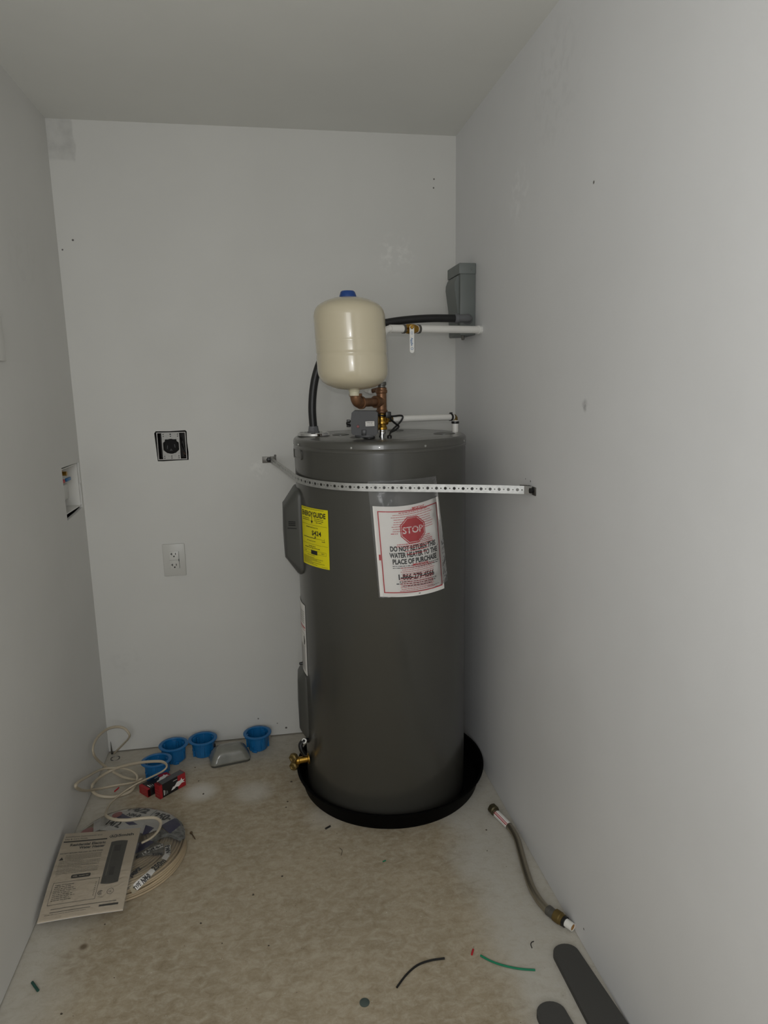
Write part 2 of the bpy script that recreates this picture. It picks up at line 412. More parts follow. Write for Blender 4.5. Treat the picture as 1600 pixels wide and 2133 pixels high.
# ------------------------------------------------------------------ the room
def holed_sheet(u0, u1, v0, v1, hole, place, t):
    """sheet with a polygonal hole; place(u,v,d) -> world, d = depth into the wall"""
    outer = [(u0, v0), (u1, v0), (u1, v1), (u0, v1)]; loops = [outer]+([hole] if hole else [])
    flat = [p for l in loops for p in l]; tri = tessellate_polygon([[Vector((*p, 0)) for p in l] for l in loops]); n = len(flat)
    vs = [place(u, v, 0) for u, v in flat]+[place(u, v, t) for u, v in flat]; fs = []
    for a, b, c in tri: fs += [(a, b, c), (c+n, b+n, a+n)]
    k = 0
    for l in loops:
        for i in range(len(l)): a, b = k+i, k+(i+1) % len(l); fs.append((a, b, b+n, a+n))
        k += len(l)
    m = MB().add(vs, fs); bm = bmesh.new(); bv = [bm.verts.new(v) for v in m.v]
    for f in m.f:
        try: bm.faces.new([bv[i] for i in f])
        except ValueError: pass
    bmesh.ops.recalc_face_normals(bm, faces=bm.faces[:]); bm.verts.index_update()
    r = MB().add([v.co[:] for v in bm.verts], [[v.index for v in f.verts] for f in bm.faces]); bm.free(); return r
GAP = .006; T = .0127
obj('floor', box(-.12, W+.12, REAR-.0, .12, -.1, 0), 'floor', kind='structure', smooth_ang=0)
obj('ceiling', box(-.12, W+.12, REAR, .12, H, H+.1), 'ceiling', kind='structure', smooth_ang=0)
dryer_hole = [(.2835, 1.326), (.290, 1.3345), (.34, 1.3335), (.402, 1.3355), (.4065, 1.33), (.4055, 1.29), (.408, 1.25), (.4065, 1.2185), (.36, 1.218), (.31, 1.2165), (.289, 1.2175), (.2865, 1.27)]
wb = obj('wall_back', holed_sheet(0, W, GAP, H, dryer_hole, lambda u, v, d: (u, d, v), T), 'wall_back', kind='structure', smooth_ang=0)
obj('light_block_slab', box(-.12, W+.12, .10, .12, 0, H), 'dark', wb, smooth_ang=0)  # added dark slab behind the back wall, stops world light leaking through gaps
laundry_hole = [(-.238, 1.230), (-.016, 1.226), (-.019, 1.19), (-.015, 1.15), (-.024, 1.142), (-.018, 1.10), (-.024, 1.065), (-.020, 1.052), (-.09, 1.046), (-.232, 1.040)]
wl = obj('wall_left', holed_sheet(REAR, 0, GAP, H, laundry_hole, lambda u, v, d: (-d, u, v), T), 'wall_left', kind='structure', smooth_ang=0)
obj('light_block_slab', box(-.12, -.10, REAR, .12, 0, H), 'dark', wl, smooth_ang=0)  # same added light blocker, behind the left wall
wr = obj('wall_right', box(W, W+T, REAR, 0, .002, H), 'wall_right', kind='structure', smooth_ang=0)
obj('light_block_slab', box(W+.02, W+.12, REAR, .12, 0, H), 'dark', wr, smooth_ang=0)  # added light blocker behind the right wall

# ------------------------------------------------------------------ drain pan
PX, PY = 1.1288, -.3839
o = obj('drain_pan', lathe([(.30, .0), (.333, .0), (.336, .004), (.351, .060), (.3601, .0645), (.3601, .0689), (.352, .0689), (.348, .062), (.3325, .006), (.05, .0035), (0, .0035)], (PX, PY, 0.0), n=96, cap=False), 'pan',
        org=(PX, PY, 0), cat='pan', label='round black plastic drain pan under the water heater')
o.data.materials[0] = M['pan']

# ------------------------------------------------------------------ water heater
CX, CY, R0 = 1.1071, -.4072, .3000; Z0 = .0045; ZT = 1.3265
HB = (CX, CY, Z0)
heater = thing('water_heater', HB, 'tall charcoal grey cylindrical electric water heater standing in a black pan', 'water heater')
obj('jacket', lathe([(R0-.02, 0), (R0-.004, 0), (R0-.001, .006), (R0-.001, 1.294-Z0)], HB, n=128, cap=True), 'jacket', heater, label='glossy charcoal steel jacket')
lid = obj('lid', lathe([(R0-.001, 1.290-Z0), (R0+.0012, 1.2905-Z0), (R0+.0015, 1.2955-Z0), (R0-.0002, 1.298-Z0), (R0+.0002, 1.3005-Z0), (R0+.0016, 1.3025-Z0), (R0+.0012, 1.3145-Z0), (R0-.0005, 1.320-Z0), (R0-.004, 1.3243-Z0), (R0-.009, ZT-Z0), (R0-.012, ZT-Z0)], HB, n=128, cap=False), 'lid', heater, label='charcoal lid with rolled edge')
obj('lid_top', lathe([(R0-.011, ZT-Z0), (R0-.020, ZT-Z0-.0012), (R0-.030, ZT-Z0-.0012), (R0-.034, ZT-Z0), (.12, ZT-Z0), (0, ZT-Z0)], HB, n=96, cap=False), 'lidtop', heater, label='dusty grey top surface')
def cylp(th, z, r=R0, cx=CX, cy=CY): return Vector((cx+r*cos(th), cy+r*sin(th), 1.503-(1.503-z)*1.0145))
for th in (-163.4, -116.4, -71, -28.8, 16, 61, 106, 151):
    t = rad(th); n = Vector((cos(t), sin(t), 0)); p = cylp(t, 1.3108, R0-.001)
    obj('screw', lathe([(.0042, 0), (.0042, .002), (.003, .0038), (0, .0042)], p, n, 10), 'steel', lid, label='bright screw head')
for (x, y, r) in ((1.03, -.500, .040), (.975, -.36, .030), (1.33, -.45, .038), (1.20, -.22, .03)):
    obj('knockout', lathe([(r, -.002), (r, .0016), (r-.004, .0028), (r-.007, .0012), (0, .0012)], (x, y, ZT), n=32), 'lid', heater, label='round plug in the lid')
def onbody(th_c, zc, r=R0):       # artwork (u right as seen from outside, v up) centred on angle th_c
    def f(u, v, off):
        a = rad(th_c)+u/r; return cylp(a, zc+v, r+off)
    return f
# hand-hold pocket plate on the lid's left
pk = MB(); f = onbody(-168, 1.2785)
def strip(f, loop, d0, d1):
    """closed raised strip between loops of (u,v)"""
    n = len(loop); vs = [f(u, v, d0) for u, v in loop]+[f(u, v, d1) for u, v in loop]
    return MB().add(vs, [(i, (i+1) % n, n+(i+1) % n, n+i) for i in range(n)])
def raised(f, rings, seg=1):
    """rings = [(halfw, halfh, cornerr, offset, du, dv)] from base to top, capped"""
    vs = []; fs = []; n = None
    for hw, hh, r, off, du, dv in rings:
        L = [(x+du, y+dv) for x, y in rrect(-hw, hw, -hh, hh, r, 5)]; n = len(L); vs += [f(u, v, off) for u, v in L]
    for k in range(len(rings)-1):
        for i in range(n): j = (i+1) % n; fs.append((k*n+i, k*n+j, (k+1)*n+j, (k+1)*n+i))
    k = len(rings)-1; c = len(vs); vs.append(f(rings[-1][4], rings[-1][5], rings[-1][3]))
    for i in range(n): fs.append((k*n+i, k*n+(i+1) % n, c))
    return MB().add(vs, fs)
obj('hand_hold', raised(f, [(.050, .017, .008, -.001, 0, 0), (.050, .017, .008, .003, 0, 0), (.046, .013, .006, .003, 0, 0), (.045, .012, .006, .0005, 0, 0)]), 'jacket', heater, label='small recessed hand hold')
# access covers
f = onbody(-180, 1.012)
uc = obj('access_cover', raised(f, [(.086, .148, .030, -.002, 0, 0), (.086, .148, .030, .006, 0, 0), (.082, .143, .030, .012, 0, 0), (.058, .096, .016, .044, 0, 0), (.052, .088, .014, .0505, 0, 0)]), 'cover', heater, smooth_ang=50, label='upper moulded grey cover')
a = Art(); [a.rect(-.018, .018, .020-.006*i, .0235-.006*i) for i in range(3)]; a.rect(-.024, .024, -.002, .0005)
def coverlogo(u, v, off):   # on the cover's slanted front flank, facing the camera side
    p = onbody(-180, 1.03); s = (.070-u*.42); return p(s, v, .0125+(.082-s)/(.082-.058)*.0315+off)
obj('emblem', a.lay(coverlogo, .0012), 'blackplastic', uc, label='small black raised emblem')
f = onbody(-183, .372)
obj('access_cover', raised(f, [(.085, .128, .03, -.002, 0, 0), (.085, .128, .03, .004, 0, 0), (.081, .122, .03, .008, 0, 0), (.060, .098, .016, .022, 0, 0), (.055, .092, .014, .0245, 0, 0)]), 'cover', heater, smooth_ang=50, label='lower moulded grey cover')
obj('cover_screw', lathe([(.005, 0), (.005, .012), (.003, .014), (0, .014)], cylp(rad(-181), .512), (-1, 0, 0), 10), 'blackplastic', heater, label='small black screw')
# energy label
EW, EH = .1457, .195; rng = random.Random(4)
ef = lambda u, v, off: cylp(rad(-161.8)+u/R0, .9155+v, R0+off)
lab = obj('energy_label', sheet(ef, EW, EH, 14, 2, .0002, .0012), 'yellow', heater, label='yellow energy label with black print')
a = Art()
a.text('ENERG', .034, .1745, .016, .056, bold=.03).text('Y', .0685, .1725, .020, .014, bold=.03).text('GUIDE', .106, .1745, .016, .060, bold=.03)
a.rect(.0675, .0695, .150, .168).poly([(.062, .153), (.0685, .143), (.075, .153)])
a.fine(.006, .13, .1905, .0012, rng)
for i in range(2): a.fine(.008, .055, .158-.006*i, .002, rng).fine(.082, .125, .160-.006*i, .002, rng)
a.fine(.09, .12, .148, .002, rng); a.rect(.004, .141, .1385, .1392)
a.text('Estimated Yearly Energy Cost', .066, .131, .0042, .066, bold=.02)
a.text('$424', .090, .1135, .0150, .048, bold=.02)
a.rect(.012, .084, .0945, .0965).rect(.084, .128, .0948, .0955).poly([(.080, .100), (.084, .095), (.088, .100)]).rect(.0825, .0855, .099, .104).rect(.1275, .1283, .090, .1)
a.fine(.035, .085, .084, .0016, rng); a.fine(.116, .13, .088, .002, rng); a.rect(.004, .141, .074, .0746)
a.fine(.045, .085, .066, .0024, rng); a.fine(.020, .105, .0605, .0022, rng)
a.frame(.012, .134, .043, .054, .0006).rect(.058, .092, .0405, .0545); a.fine(.018, .03, .048, .0016, rng); a.fine(.112, .126, .048, .0016, rng)
a.fine(.035, .08, .036, .0014, rng)
for i, e in enumerate((.075, .12, .09, .11, .06, .125, .07, .09)): a.fine(.008, e, .029-.0033*i, .0011, rng)
a.fine(.112, .138, .004, .001, rng)
obj('printing', a.lay(ef, .0016), 'ink', lab, smooth_ang=0, label='black lettering', kind='stuff')
# white rating label, wrapped round the left side
wf = lambda u, v, off: cylp(rad(-163.6-34)+u/R0, .5+v, R0+off)
wlb = obj('rating_label', sheet(wf, .1757, .258, 16, 2, .0002, .001), 'paper', heater, label='white rating label with fine print')
a = Art()
for i in range(22): a.fine(.010, .160, .012+.0042*i, .0014, rng)
for i in range(6): a.fine(.010, .166, .190+.008*i, .0018, rng)
a.poly([(.150, .110), (.160, .110), (.166, .125), (.158, .145), (.152, .140)]).frame(.11, .168, .105, .150, .0008)
obj('printing', a.lay(wf, .0014), 'inkgrey', wlb, smooth_ang=0, kind='stuff')
obj('red_band', Art().rect(.005, .171, .172, .177).rect(.005, .171, .165, .1665).lay(wf, .0014), 'red', wlb, smooth_ang=0)
# drain valve
vb = MB(); dp = Vector((.812, -.480, .160))
vb.merge(lathe([(.020, 0), (.020, .004), (.0125, .006), (.0125, .036), (.015, .038), (.015, .046), (.011, .050)], dp, (-1, -.08, -.04), 16))
dv = obj('drain_valve', vb, 'brass', heater, label='brass drain valve')
kb = MB(); q = dp+Vector((-.050, -.004, -.002))
for dz, dy in ((.017, -.004), (-.017, -.002)):
    kb.merge(lathe([(.005, -.010), (.0145, -.008), (.0165, 0), (.0145, .008), (.009, .011), (.006, .008), (0, .008)], q+Vector((-.006, dy, dz)), (-.5, -.85, .1), 14, rfun=lambda t: 1+.07*cos(6*t)))
kb.merge(cyl(q+Vector((-.005, 0, -.017)), q+Vector((-.005, 0, .017)), .007, 10))
obj('handle', kb, 'brassdull', dv, label='two-lobed brass handle')
eb = MB().merge(tube(catmull([(.815, -.462, .222), (.800, -.466, .226), (.784, -.470, .215), (.786, -.476, .195), (.797, -.478, .175)], 5), .0085, 10))
el = obj('drain_elbow', eb, 'blackplastic', heater, label='black curved elbow above the drain valve')
obj('white_plug', lathe([(.0095, 0), (.0095, .005), (.006, .006), (.006, .003), (0, .003)], (.798, -.470, .2265), (-.3, -.9, .35), 14), 'whiteplastic', el)

# ------------------------------------------------------------------ perforated strap
def strap():
    Pl = Vector((.725, -.002)); Pr = Vector((W-.002, -.862)); C = Vector((CX, CY)); rs = R0+.0075
    def tang(P, sgn):
        d = C-P; L = d.length; b = math.asin(rs/L)*sgn; an = math.atan2(d.y, d.x)+b; return P+Vector((cos(an), sin(an)))*math.sqrt(L*L-rs*rs)
    tl = tang(Pl, -1); tr = tang(Pr, 1); al = math.atan2(tl.y-C.y, tl.x-C.x); ar = math.atan2(tr.y-C.y, tr.x-C.x)
    if ar < al: ar += 2*pi
    L1 = (tl-Pl).length; L2 = rs*(ar-al); L3 = (Pr-tr).length; LT = L1+L2+L3
    def at(s):
        if s < L1: p = Pl.lerp(tl, s/L1); t = (tl-Pl).normalized()
        elif s < L1+L2: a_ = al+(s-L1)/rs; p = C+Vector((cos(a_), sin(a_)))*rs; t = Vector((-sin(a_), cos(a_)))
        else: p = tr.lerp(Pr, (s-L1-L2)/L3); t = (Pr-tr).normalized()
        k = s/LT; z = 1.2085-.028*k+.002*sin(k*9)-.004*sin(pi*k)
        return p, Vector((t.y, -t.x)), z
    return at, LT
sat, SL = strap()
st = thing('perforated_strap', (.725, 0, 1.2), 'shiny perforated steel strap holding the water heater back between two walls', 'strap')
band = MB(); PITCH = .027; hw = .0122; k = 0; s = .012; TH = .0009
def cellfaces(s0, s1, rh):
    sc = (s0+s1)/2; hs = (s1-s0)/2; n = 8
    outer = [(1, 0), (1, 1), (0, 1), (-1, 1), (-1, 0), (-1, -1), (0, -1), (1, -1)]
    vs = []
    for off in (TH, -TH*.2):
        for x, y in outer:
            p, nn, z = sat(sc+x*hs); vs.append((p.x+nn.x*off, p.y+nn.y*off, z+y*hw))
        for i in range(n):
            a_ = 2*pi*i/n; p, nn, z = sat(sc+rh*cos(a_)); vs.append((p.x+nn.x*off, p.y+nn.y*off, z+rh*sin(a_)))
    fs = []
    for i in range(n):
        j = (i+1) % n; fs += [(i, j, 8+j, 8+i), (16+j, 16+i, 24+i, 24+j), (8+i, 8+j, 24+j, 24+i)]
        if outer[i][1] == outer[j][1] != 0: fs.append((j, i, 16+i, 16+j))
    band.add(vs, fs)
while s+PITCH < SL-.004:
    cellfaces(s, s+PITCH*.56, .0048); cellfaces(s+PITCH*.56, s+PITCH, .0021); s += PITCH
obj('band', band, 'steel', st, smooth_ang=30, label='perforated band')
for s0, s1 in ((0, .012), (s, SL)):
    p0, n0, z0 = sat(s0); p1, n1, z1 = sat(s1)
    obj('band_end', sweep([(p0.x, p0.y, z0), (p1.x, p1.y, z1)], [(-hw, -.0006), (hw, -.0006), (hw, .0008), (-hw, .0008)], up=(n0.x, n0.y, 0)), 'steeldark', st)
b1 = MB().merge(box(.693, .748, -.0030, -.0004, 1.1960, 1.2215, .0006))
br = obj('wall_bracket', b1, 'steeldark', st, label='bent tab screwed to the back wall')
obj('lag_screw', lathe([(.0105, 0), (.0105, .002), (.0085, .003), (.0085, .008), (.006, .009), (0, .009)], (.719, -.003, 1.2090), (0, -1, 0), 6), 'blackplastic', br)
b2 = MB().merge(box(W-.0032, W-.0004, -.888, -.832, 1.1675, 1.1925, .0006))
b2.merge(sweep([(W-.030, -.829, 1.1825), (W-.012, -.839, 1.182), (W-.004, -.852, 1.181)], [(-.012, -.0007), (.012, -.0007), (.012, .0007), (-.012, .0007)], up=(-.5, -.85, 0)))
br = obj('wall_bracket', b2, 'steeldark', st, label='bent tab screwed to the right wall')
obj('lag_screw', lathe([(.0105, 0), (.0105, .002), (.0085, .003), (.0085, .010), (.006, .011), (0, .011)], (W-.003, -.868, 1.181), (-1, 0, 0), 6), 'blackplastic', br)

# ------------------------------------------------------------------ return notice in a plastic bag (hangs behind the strap)
NT = [(-104.3, 1.132), (-62.3, 1.149), (-56.6, .840), (-100.8, .841)]    # TL TR BR BL as (angle, z)
NW, NH = .216, .286
def nf(u, v, off):
    s_ = u/NW; t_ = 1-v/NH
    th = (NT[0][0]*(1-s_)+NT[1][0]*s_)*(1-t_)+(NT[3][0]*(1-s_)+NT[2][0]*s_)*t_
    z = (NT[0][1]*(1-s_)+NT[1][1]*s_)*(1-t_)+(NT[3][1]*(1-s_)+NT[2][1]*s_)*t_
    z += -.010*sin(pi*s_)*(1-t_)-.004*sin(pi*s_)*t_
    bul = .0030*sin(pi*min(1, max(0, s_)))*(.3+.7*t_)
    return cylp(rad(th), z, R0+.0030+bul+off)
NP = nf(NW/2, 0, 0); bag = thing('notice_bag', (NP.x, NP.y, NP.z), 'clear plastic bag with a red bordered STOP notice hung on the water heater', 'notice')
sh = obj('notice_sheet', sheet(nf, NW, NH, 16, 12, 0, .0006), 'paper', bag, label='white sheet with red border')
a = Art().frame(.0130, .2085, .0125, .2715, .0032)
OC = (.118, .209); octa = lambda r: [(OC[0]+r*cos(rad(22.5+45*i))*.98, OC[1]+r*sin(rad(22.5+45*i))) for i in range(8)]
a.poly(octa(.0445)).rect(.0065, .0125, .117, .135, 1)
a.line(.208, .024, .216, .024, .001)
obj('red_printing', a.lay(nf, .0010), 'red', sh, smooth_ang=0, label='red border and stop sign')
a = Art(); O1, O2 = octa(.0412), octa(.0395)
for i in range(8):
    j = (i+1) % 8; a.quad([O2[i], O1[i], O1[j], O2[j]])
a.text('STOP', OC[0], OC[1]+.001, .020, .066, bold=.018)
obj('white_lettering', a.lay(nf, .0014), 'paper', sh, smooth_ang=0, label='white STOP lettering', kind='stuff')
a = Art(); rng = random.Random(9)
a.text('DO NOT RETURN THIS', .1170, .1540, .0150, .150, bold=.045).text('WATER HEATER TO THE', .1175, .1335, .0150, .158, bold=.045).text('PLACE OF PURCHASE', .1190, .1130, .0150, .146, bold=.045)
a.text('.', .198, .149, .012, .002, bold=.03)
a.fine(.045, .198, .0975, .0022, rng); a.fine(.045, .195, .0915, .0022, rng)
a.text('1-866-279-4566', .1190, .0640, .0160, .118, bold=.045)
a.fine(.062, .185, .0470, .0026, rng); a.fine(.052, .180, .0405, .0030, rng); a.fine(.070, .165, .0335, .0022, rng); a.fine(.15, .196, .0235, .0012, rng)
a.fine(.118, .124, .006, .0022, rng)
obj('black_lettering', a.lay(nf, .0010), 'ink', sh, smooth_ang=0, label='bold black lettering', kind='stuff')
BT = [(-107.0, 1.208), (-63.2, 1.214), (-52.6, .862), (-101.6, .836)]; BW, BH = .235, .37
def bf(u, v, off):
    s_ = u/BW; t_ = 1-v/BH
    th = (BT[0][0]*(1-s_)+BT[1][0]*s_)*(1-t_)+(BT[3][0]*(1-s_)+BT[2][0]*s_)*t_
    z = (BT[0][1]*(1-s_)+BT[1][1]*s_)*(1-t_)+(BT[3][1]*(1-s_)+BT[2][1]*s_)*t_
    w = .0006*sin(u*90+v*40)+.0005*sin(u*37-v*95)
    if v > .325: w = 0
    edge = min(1, 8*min(s_, 1-s_)); up = max(0., min(1., (v-.30)/.03))
    return cylp(rad(th), z, R0+.0006+off*edge*(1-up*.45)+w*edge*min(1, 10*t_))
obj('clear_film', sheet(bf, BW, BH, 28, 34, .0012, .0072), 'film', bag, smooth_ang=60, label='clear plastic film')
a = Art(); rng = random.Random(21)
def red_lines(v0, n, dv, u0, u1, h):
    for i in range(n):
        j = rng.uniform(-.010, .010); a.fine(u0+abs(j), u1-abs(j)*1.3, v0-dv*i, h, rng, slope=.03)
a.text('- IMPORTANT -', .140, .2755, .0070, .050, bold=.02)
red_lines(.264, 1, .006, .070, .178, .0020); red_lines(.258, 8, .0072, .050, .190, .0014)
red_lines(.200, 1, .006, .042, .080, .0022); red_lines(.185, 3, .006, .120, .185, .0018); red_lines(.166, 2, .006, .055, .190, .0018)
for i in range(3): red_lines(.154-.010*i, 1, .006, .080, .170, .0019)
a.text('- IMPORTANTE -', .132, .1010, .0070, .062, bold=.02)
red_lines(.092, 5, .0062, .066, .180, .0014); red_lines(.058, 8, .0056, .060, .176, .0014)
def nf2(u, v, off): return nf(u, v, off)
obj('red_print_on_film', a.lay(nf2, .0060-.0022), 'red', bag, smooth_ang=0, label='small red warning print', kind='stuff')

# ------------------------------------------------------------------ plumbing on top of the heater
VX, VY = 1.093, -.545
pl = thing('supply_piping', (VX, VY, ZT), 'bronze tee, brass valve and white pipe riser on top of the water heater', 'pipe')
obj('nipple', lathe([(.011, 0), (.011, .012), (.0135, .013), (.0135, .020), (.012, .022), (.012, .028)], (VX, VY, ZT), n=18), 'chrome', pl, label='silver pipe nipple')
vb = lathe([(.015, .026), (.0175, .028), (.0175, .034), (.016, .036), (.013, .044), (.0165, .047), (.0165, .054), (.0145, .057), (.0145, .066), (.0175, .069), (.0175, .078), (.012, .081)], (VX, VY, ZT), n=20)
vb.merge(lathe([(.010, 0), (.010, .012), (.0125, .013), (.0125, .019), (.009, .020)], (VX, VY, ZT+.054), (.85, .25, 0), 16))
obj('valve_body', vb, 'brass', pl, label='yellow brass valve body')
# bronze tee: vertical run, side branch to the front left
arm_d = Vector((.995-VX, -.646+.545, 0)); arm_L = arm_d.length; arm_u = arm_d.normalized(); tz = 1.4445
tb = lathe([(.0185, -.038), (.0195, -.036), (.0195, -.029), (.0165, -.026), (.0165, .026), (.0195, .029), (.0195, .036), (.0185, .038)], (VX, VY, tz), n=24)
tb.merge(lathe([(.0165, 0), (.0165, .026), (.0195, .029), (.0195, .037), (.014, .038)], (VX, VY, tz), arm_u, 24))
obj('tee', tb, 'copper', pl, label='brown bronze tee fitting')
obj('arm_nipple', cyl(Vector((VX, VY, tz))+arm_u*.034, Vector((VX, VY, tz))+arm_u*(arm_L-.022), .0138), 'copper', pl, label='bronze nipple')
E0 = Vector((.995, -.646, tz)); eb = MB(); er = .0175
arc = [E0-arm_u*.030]+[E0-arm_u*.022+(arm_u*.022*sin(t)+Vector((0, 0, .022))*(1-cos(t))) for t in [rad(9*i) for i in range(11)]]+[E0+Vector((0, 0, .026))]
eb.merge(tube(arc, er, 20)); eb.merge(lathe([(.018, 0), (.0205, .001), (.0205, .008), (.018, .009)], E0+Vector((0, 0, .020)), n=24)); eb.merge(lathe([(.018, 0), (.0205, .001), (.0205, .008), (.018, .009)], E0-arm_u*.032, arm_u, 24))
obj('elbow', eb, 'copper', pl, label='brown bronze elbow')
# upper fittings and riser
RX, RY = 1.099, -.545; RH = 1.676
obj('adapter', lathe([(.014, 0), (.0165, .002), (.0165, .008), (.012, .010), (.011, .018)], (VX+.001, VY, tz+.036), n=18), 'copper', pl)
pr = lathe([(.0125, .000), (.0125, .008), (.0155, .009), (.0155, .019), (.0125, .020)], (VX+.001, VY, 1.488), n=20)
obj('crimp_ring', pr, 'steeldark', pl, label='dark crimp ring')
elb = [Vector((RX-.004, RY, 1.496)), Vector((RX, RY, RH-.04))]+[Vector((RX+.0+.03*(1-cos(t)), RY+.008*(1-cos(t)), RH-.03+.03*sin(t))) for t in [rad(10*i) for i in range(10)]]
obj('riser', tube(elb, .0108, 14), 'whitepipe', pl, label='white riser pipe')
P0 = elb[-1]; P1 = Vector((W, -.345, 1.686)); pd = (P1-P0).normalized()
def al(s_): return P0+pd*s_
dV = 1.203-P0.x; dV = dV/pd.x
obj('horizontal_pipe', cyl(al(-.004), al(dV-.026), .0128, 20).merge(cyl(al(dV+.026), P1-pd*.003, .0128, 20)), 'whitepipe', pl, label='white pipe into the right wall')
obj('wall_sleeve', lathe([(.0150, -.003), (.0150, .014), (.0130, .016)], P1-pd*.016, pd, 20), 'whiteplastic', pl)
for s_ in (dV-.036, dV+.028):
    obj('crimp_ring', lathe([(.0132, 0), (.0150, .001), (.0150, .0085), (.0132, .0095)], al(s_), pd, 20), 'steeldark', pl)
vb = lathe([(.0115, -.030), (.0115, -.018), (.0150, -.016), (.0165, -.008), (.0165, .008), (.0150, .016), (.0115, .018), (.0115, .030)], al(dV), pd, 20)
vb.merge(cyl(al(dV), al(dV)+Vector((-.1, -1, .1)).normalized()*.030, .008, 14))
bv = obj('ball_valve', vb, 'brass', pl, label='brass ball valve')
hub = al(dV)+Vector((-.003, -.030, .003)); hz = hub.z
Mx = Matrix.Translation(hub) @ Matrix.Rotation(rad(90), 4, 'X')
lv = prism(rrect(-.0075, .0075, -.082, .006, .0074, 6), -.0012, .0012, Mx)
lv2 = obj('lever', lv, 'whiteplastic', bv, label='white lever handle with blue print')
obj('handle_nut', lathe([(.0062, 0), (.0062, .004), (.003, .006), (0, .006)], hub+Vector((0, -.001, 0)), (0, -1, 0), 6), 'brass', bv)
a = Art().text('Apollo', 0, 0, .0065, .026, rot=rad(-90), bold=.02); a.text('PEX', -.0048, .0, .0025, .012, rot=rad(-90)); a.ring(0, -.022, .0030, .0042, 16); a.frame(-.003, .003, .024, .032, .0008)
obj('printing', a.lay(lambda u, v, off: hub+Vector((u, -.0012-off, v-.046)), .0004), 'bluebox', lv2, smooth_ang=0, label='blue lettering', kind='stuff')
# second white pipe: valve to elbow to heater top
Q0 = Vector((1.128, -.533, 1.3855)); Q1 = Vector((1.378, -.387, 1.3800)); qd = (Q1-Q0).normalized()
p2 = thing('outlet_piping', (1.388, -.385, ZT), 'short white pipe from brass valve to elbow at the back right of the heater top', 'pipe')
obj('white_pipe', cyl(Q0, Q1, .0112, 18), 'whitepipe', p2, label='white pipe')
obj('brass_stub', cyl(Q0-qd*.018, Q0+qd*.004, .0090, 16), 'brassdull', p2)
obj('crimp_ring', lathe([(.0118, 0), (.0135, .001), (.0135, .008), (.0118, .009)], Q1-qd*.016, qd, 18).merge(box(Q1.x-.012, Q1.x-.004, Q1.y-.010, Q1.y+.002, Q1.z+.010, Q1.z+.017)), 'blackplastic', p2)
obj('brass_elbow', tube([Q1-qd*.002, Q1+qd*.008, Q1+qd*.011+Vector((0, 0, -.003)), Q1+qd*.012+Vector((0, 0, -.014))], .0095, 14), 'brassdull', p2, label='brass elbow')
e = Q1+qd*.012
obj('crimp_ring', lathe([(.0118, 0), (.0138, .001), (.0138, .008), (.0118, .009)], (e.x, e.y, e.z-.024), n=18), 'blackplastic', p2)
obj('drop_pipe', cyl((e.x, e.y, ZT-.002), (e.x, e.y, e.z-.012), .0112, 18), 'whitepipe', p2, label='white drop pipe')
# small white branch behind the tee
bp_ = thing('branch_fitting', (1.07, -.47, 1.47), 'small white ribbed fitting with brass stub behind the expansion tank neck', 'pipe fitting')
obj('brass_stub', tube([(VX-.005, VY+.008, 1.484), (1.078, -.505, 1.481), (1.070, -.492, 1.478)], .0075, 12), 'copper', bp_)
obj('white_collar', lathe([(.0105, 0), (.0125, .002), (.0105, .005), (.0125, .008), (.0105, .011), (.009, .016)], (1.072, -.494, 1.4785), (-.75, .55, -.1), 16), 'whiteplastic', bp_, label='white ribbed collar')
obj('white_pipe', tube(catmull([(1.060, -.484, 1.478), (1.053, -.478, 1.483), (1.052, -.476, 1.500), (1.053, -.474, 1.60)], 5), .0095, 12), 'whitepipe', bp_)

# ------------------------------------------------------------------ expansion tank
tb0 = Vector((.990, -.656, 1.470)); tax = Vector((-.043, -.006, 1)).normalized()
tank = thing('expansion_tank', tb0, 'cream steel expansion tank with blue cap above the bronze elbow', 'tank')
prof = [(.013, .0135), (.030, .0150), (.050, .0182), (.068, .0240), (.084, .0320), (.095, .0405), (.102, .0500), (.1058, .0600), (.1070, .0680)]
prof += [(.1075, .075), (.1078, .112), (.1074, .117), (.1060, .121), (.1062, .124), (.1074, .128), (.1077, .132), (.1077, .158), (.1082, .160), (.1077, .162), (.1072, .166), (.1076, .170), (.1079, .232)]
prof += [(.1072, .2390), (.1045, .2490), (.1000, .2575), (.0930, .2650), (.0820, .2720), (.0660, .2795), (.0480, .2850), (.0300, .2885), (.0, .2905)]
obj('tank_body', lathe(prof, tb0, tax, 96, cap=False), 'cream', tank, smooth_ang=60, label='cream enamelled body')
obj('neck', lathe([(.0155, -.002), (.0155, .010), (.0170, .012), (.0170, .020)], tb0-tax*.001, tax, 24), 'creamneck', tank, label='taped cream neck')
cap = lathe([(.0265, .2855), (.0262, .290), (.0215, .304), (.0185, .3065), (0, .3075)], tb0, tax, 24, cap=False)
obj('cap', cap, 'bluecap', tank, label='dark blue plastic cap')

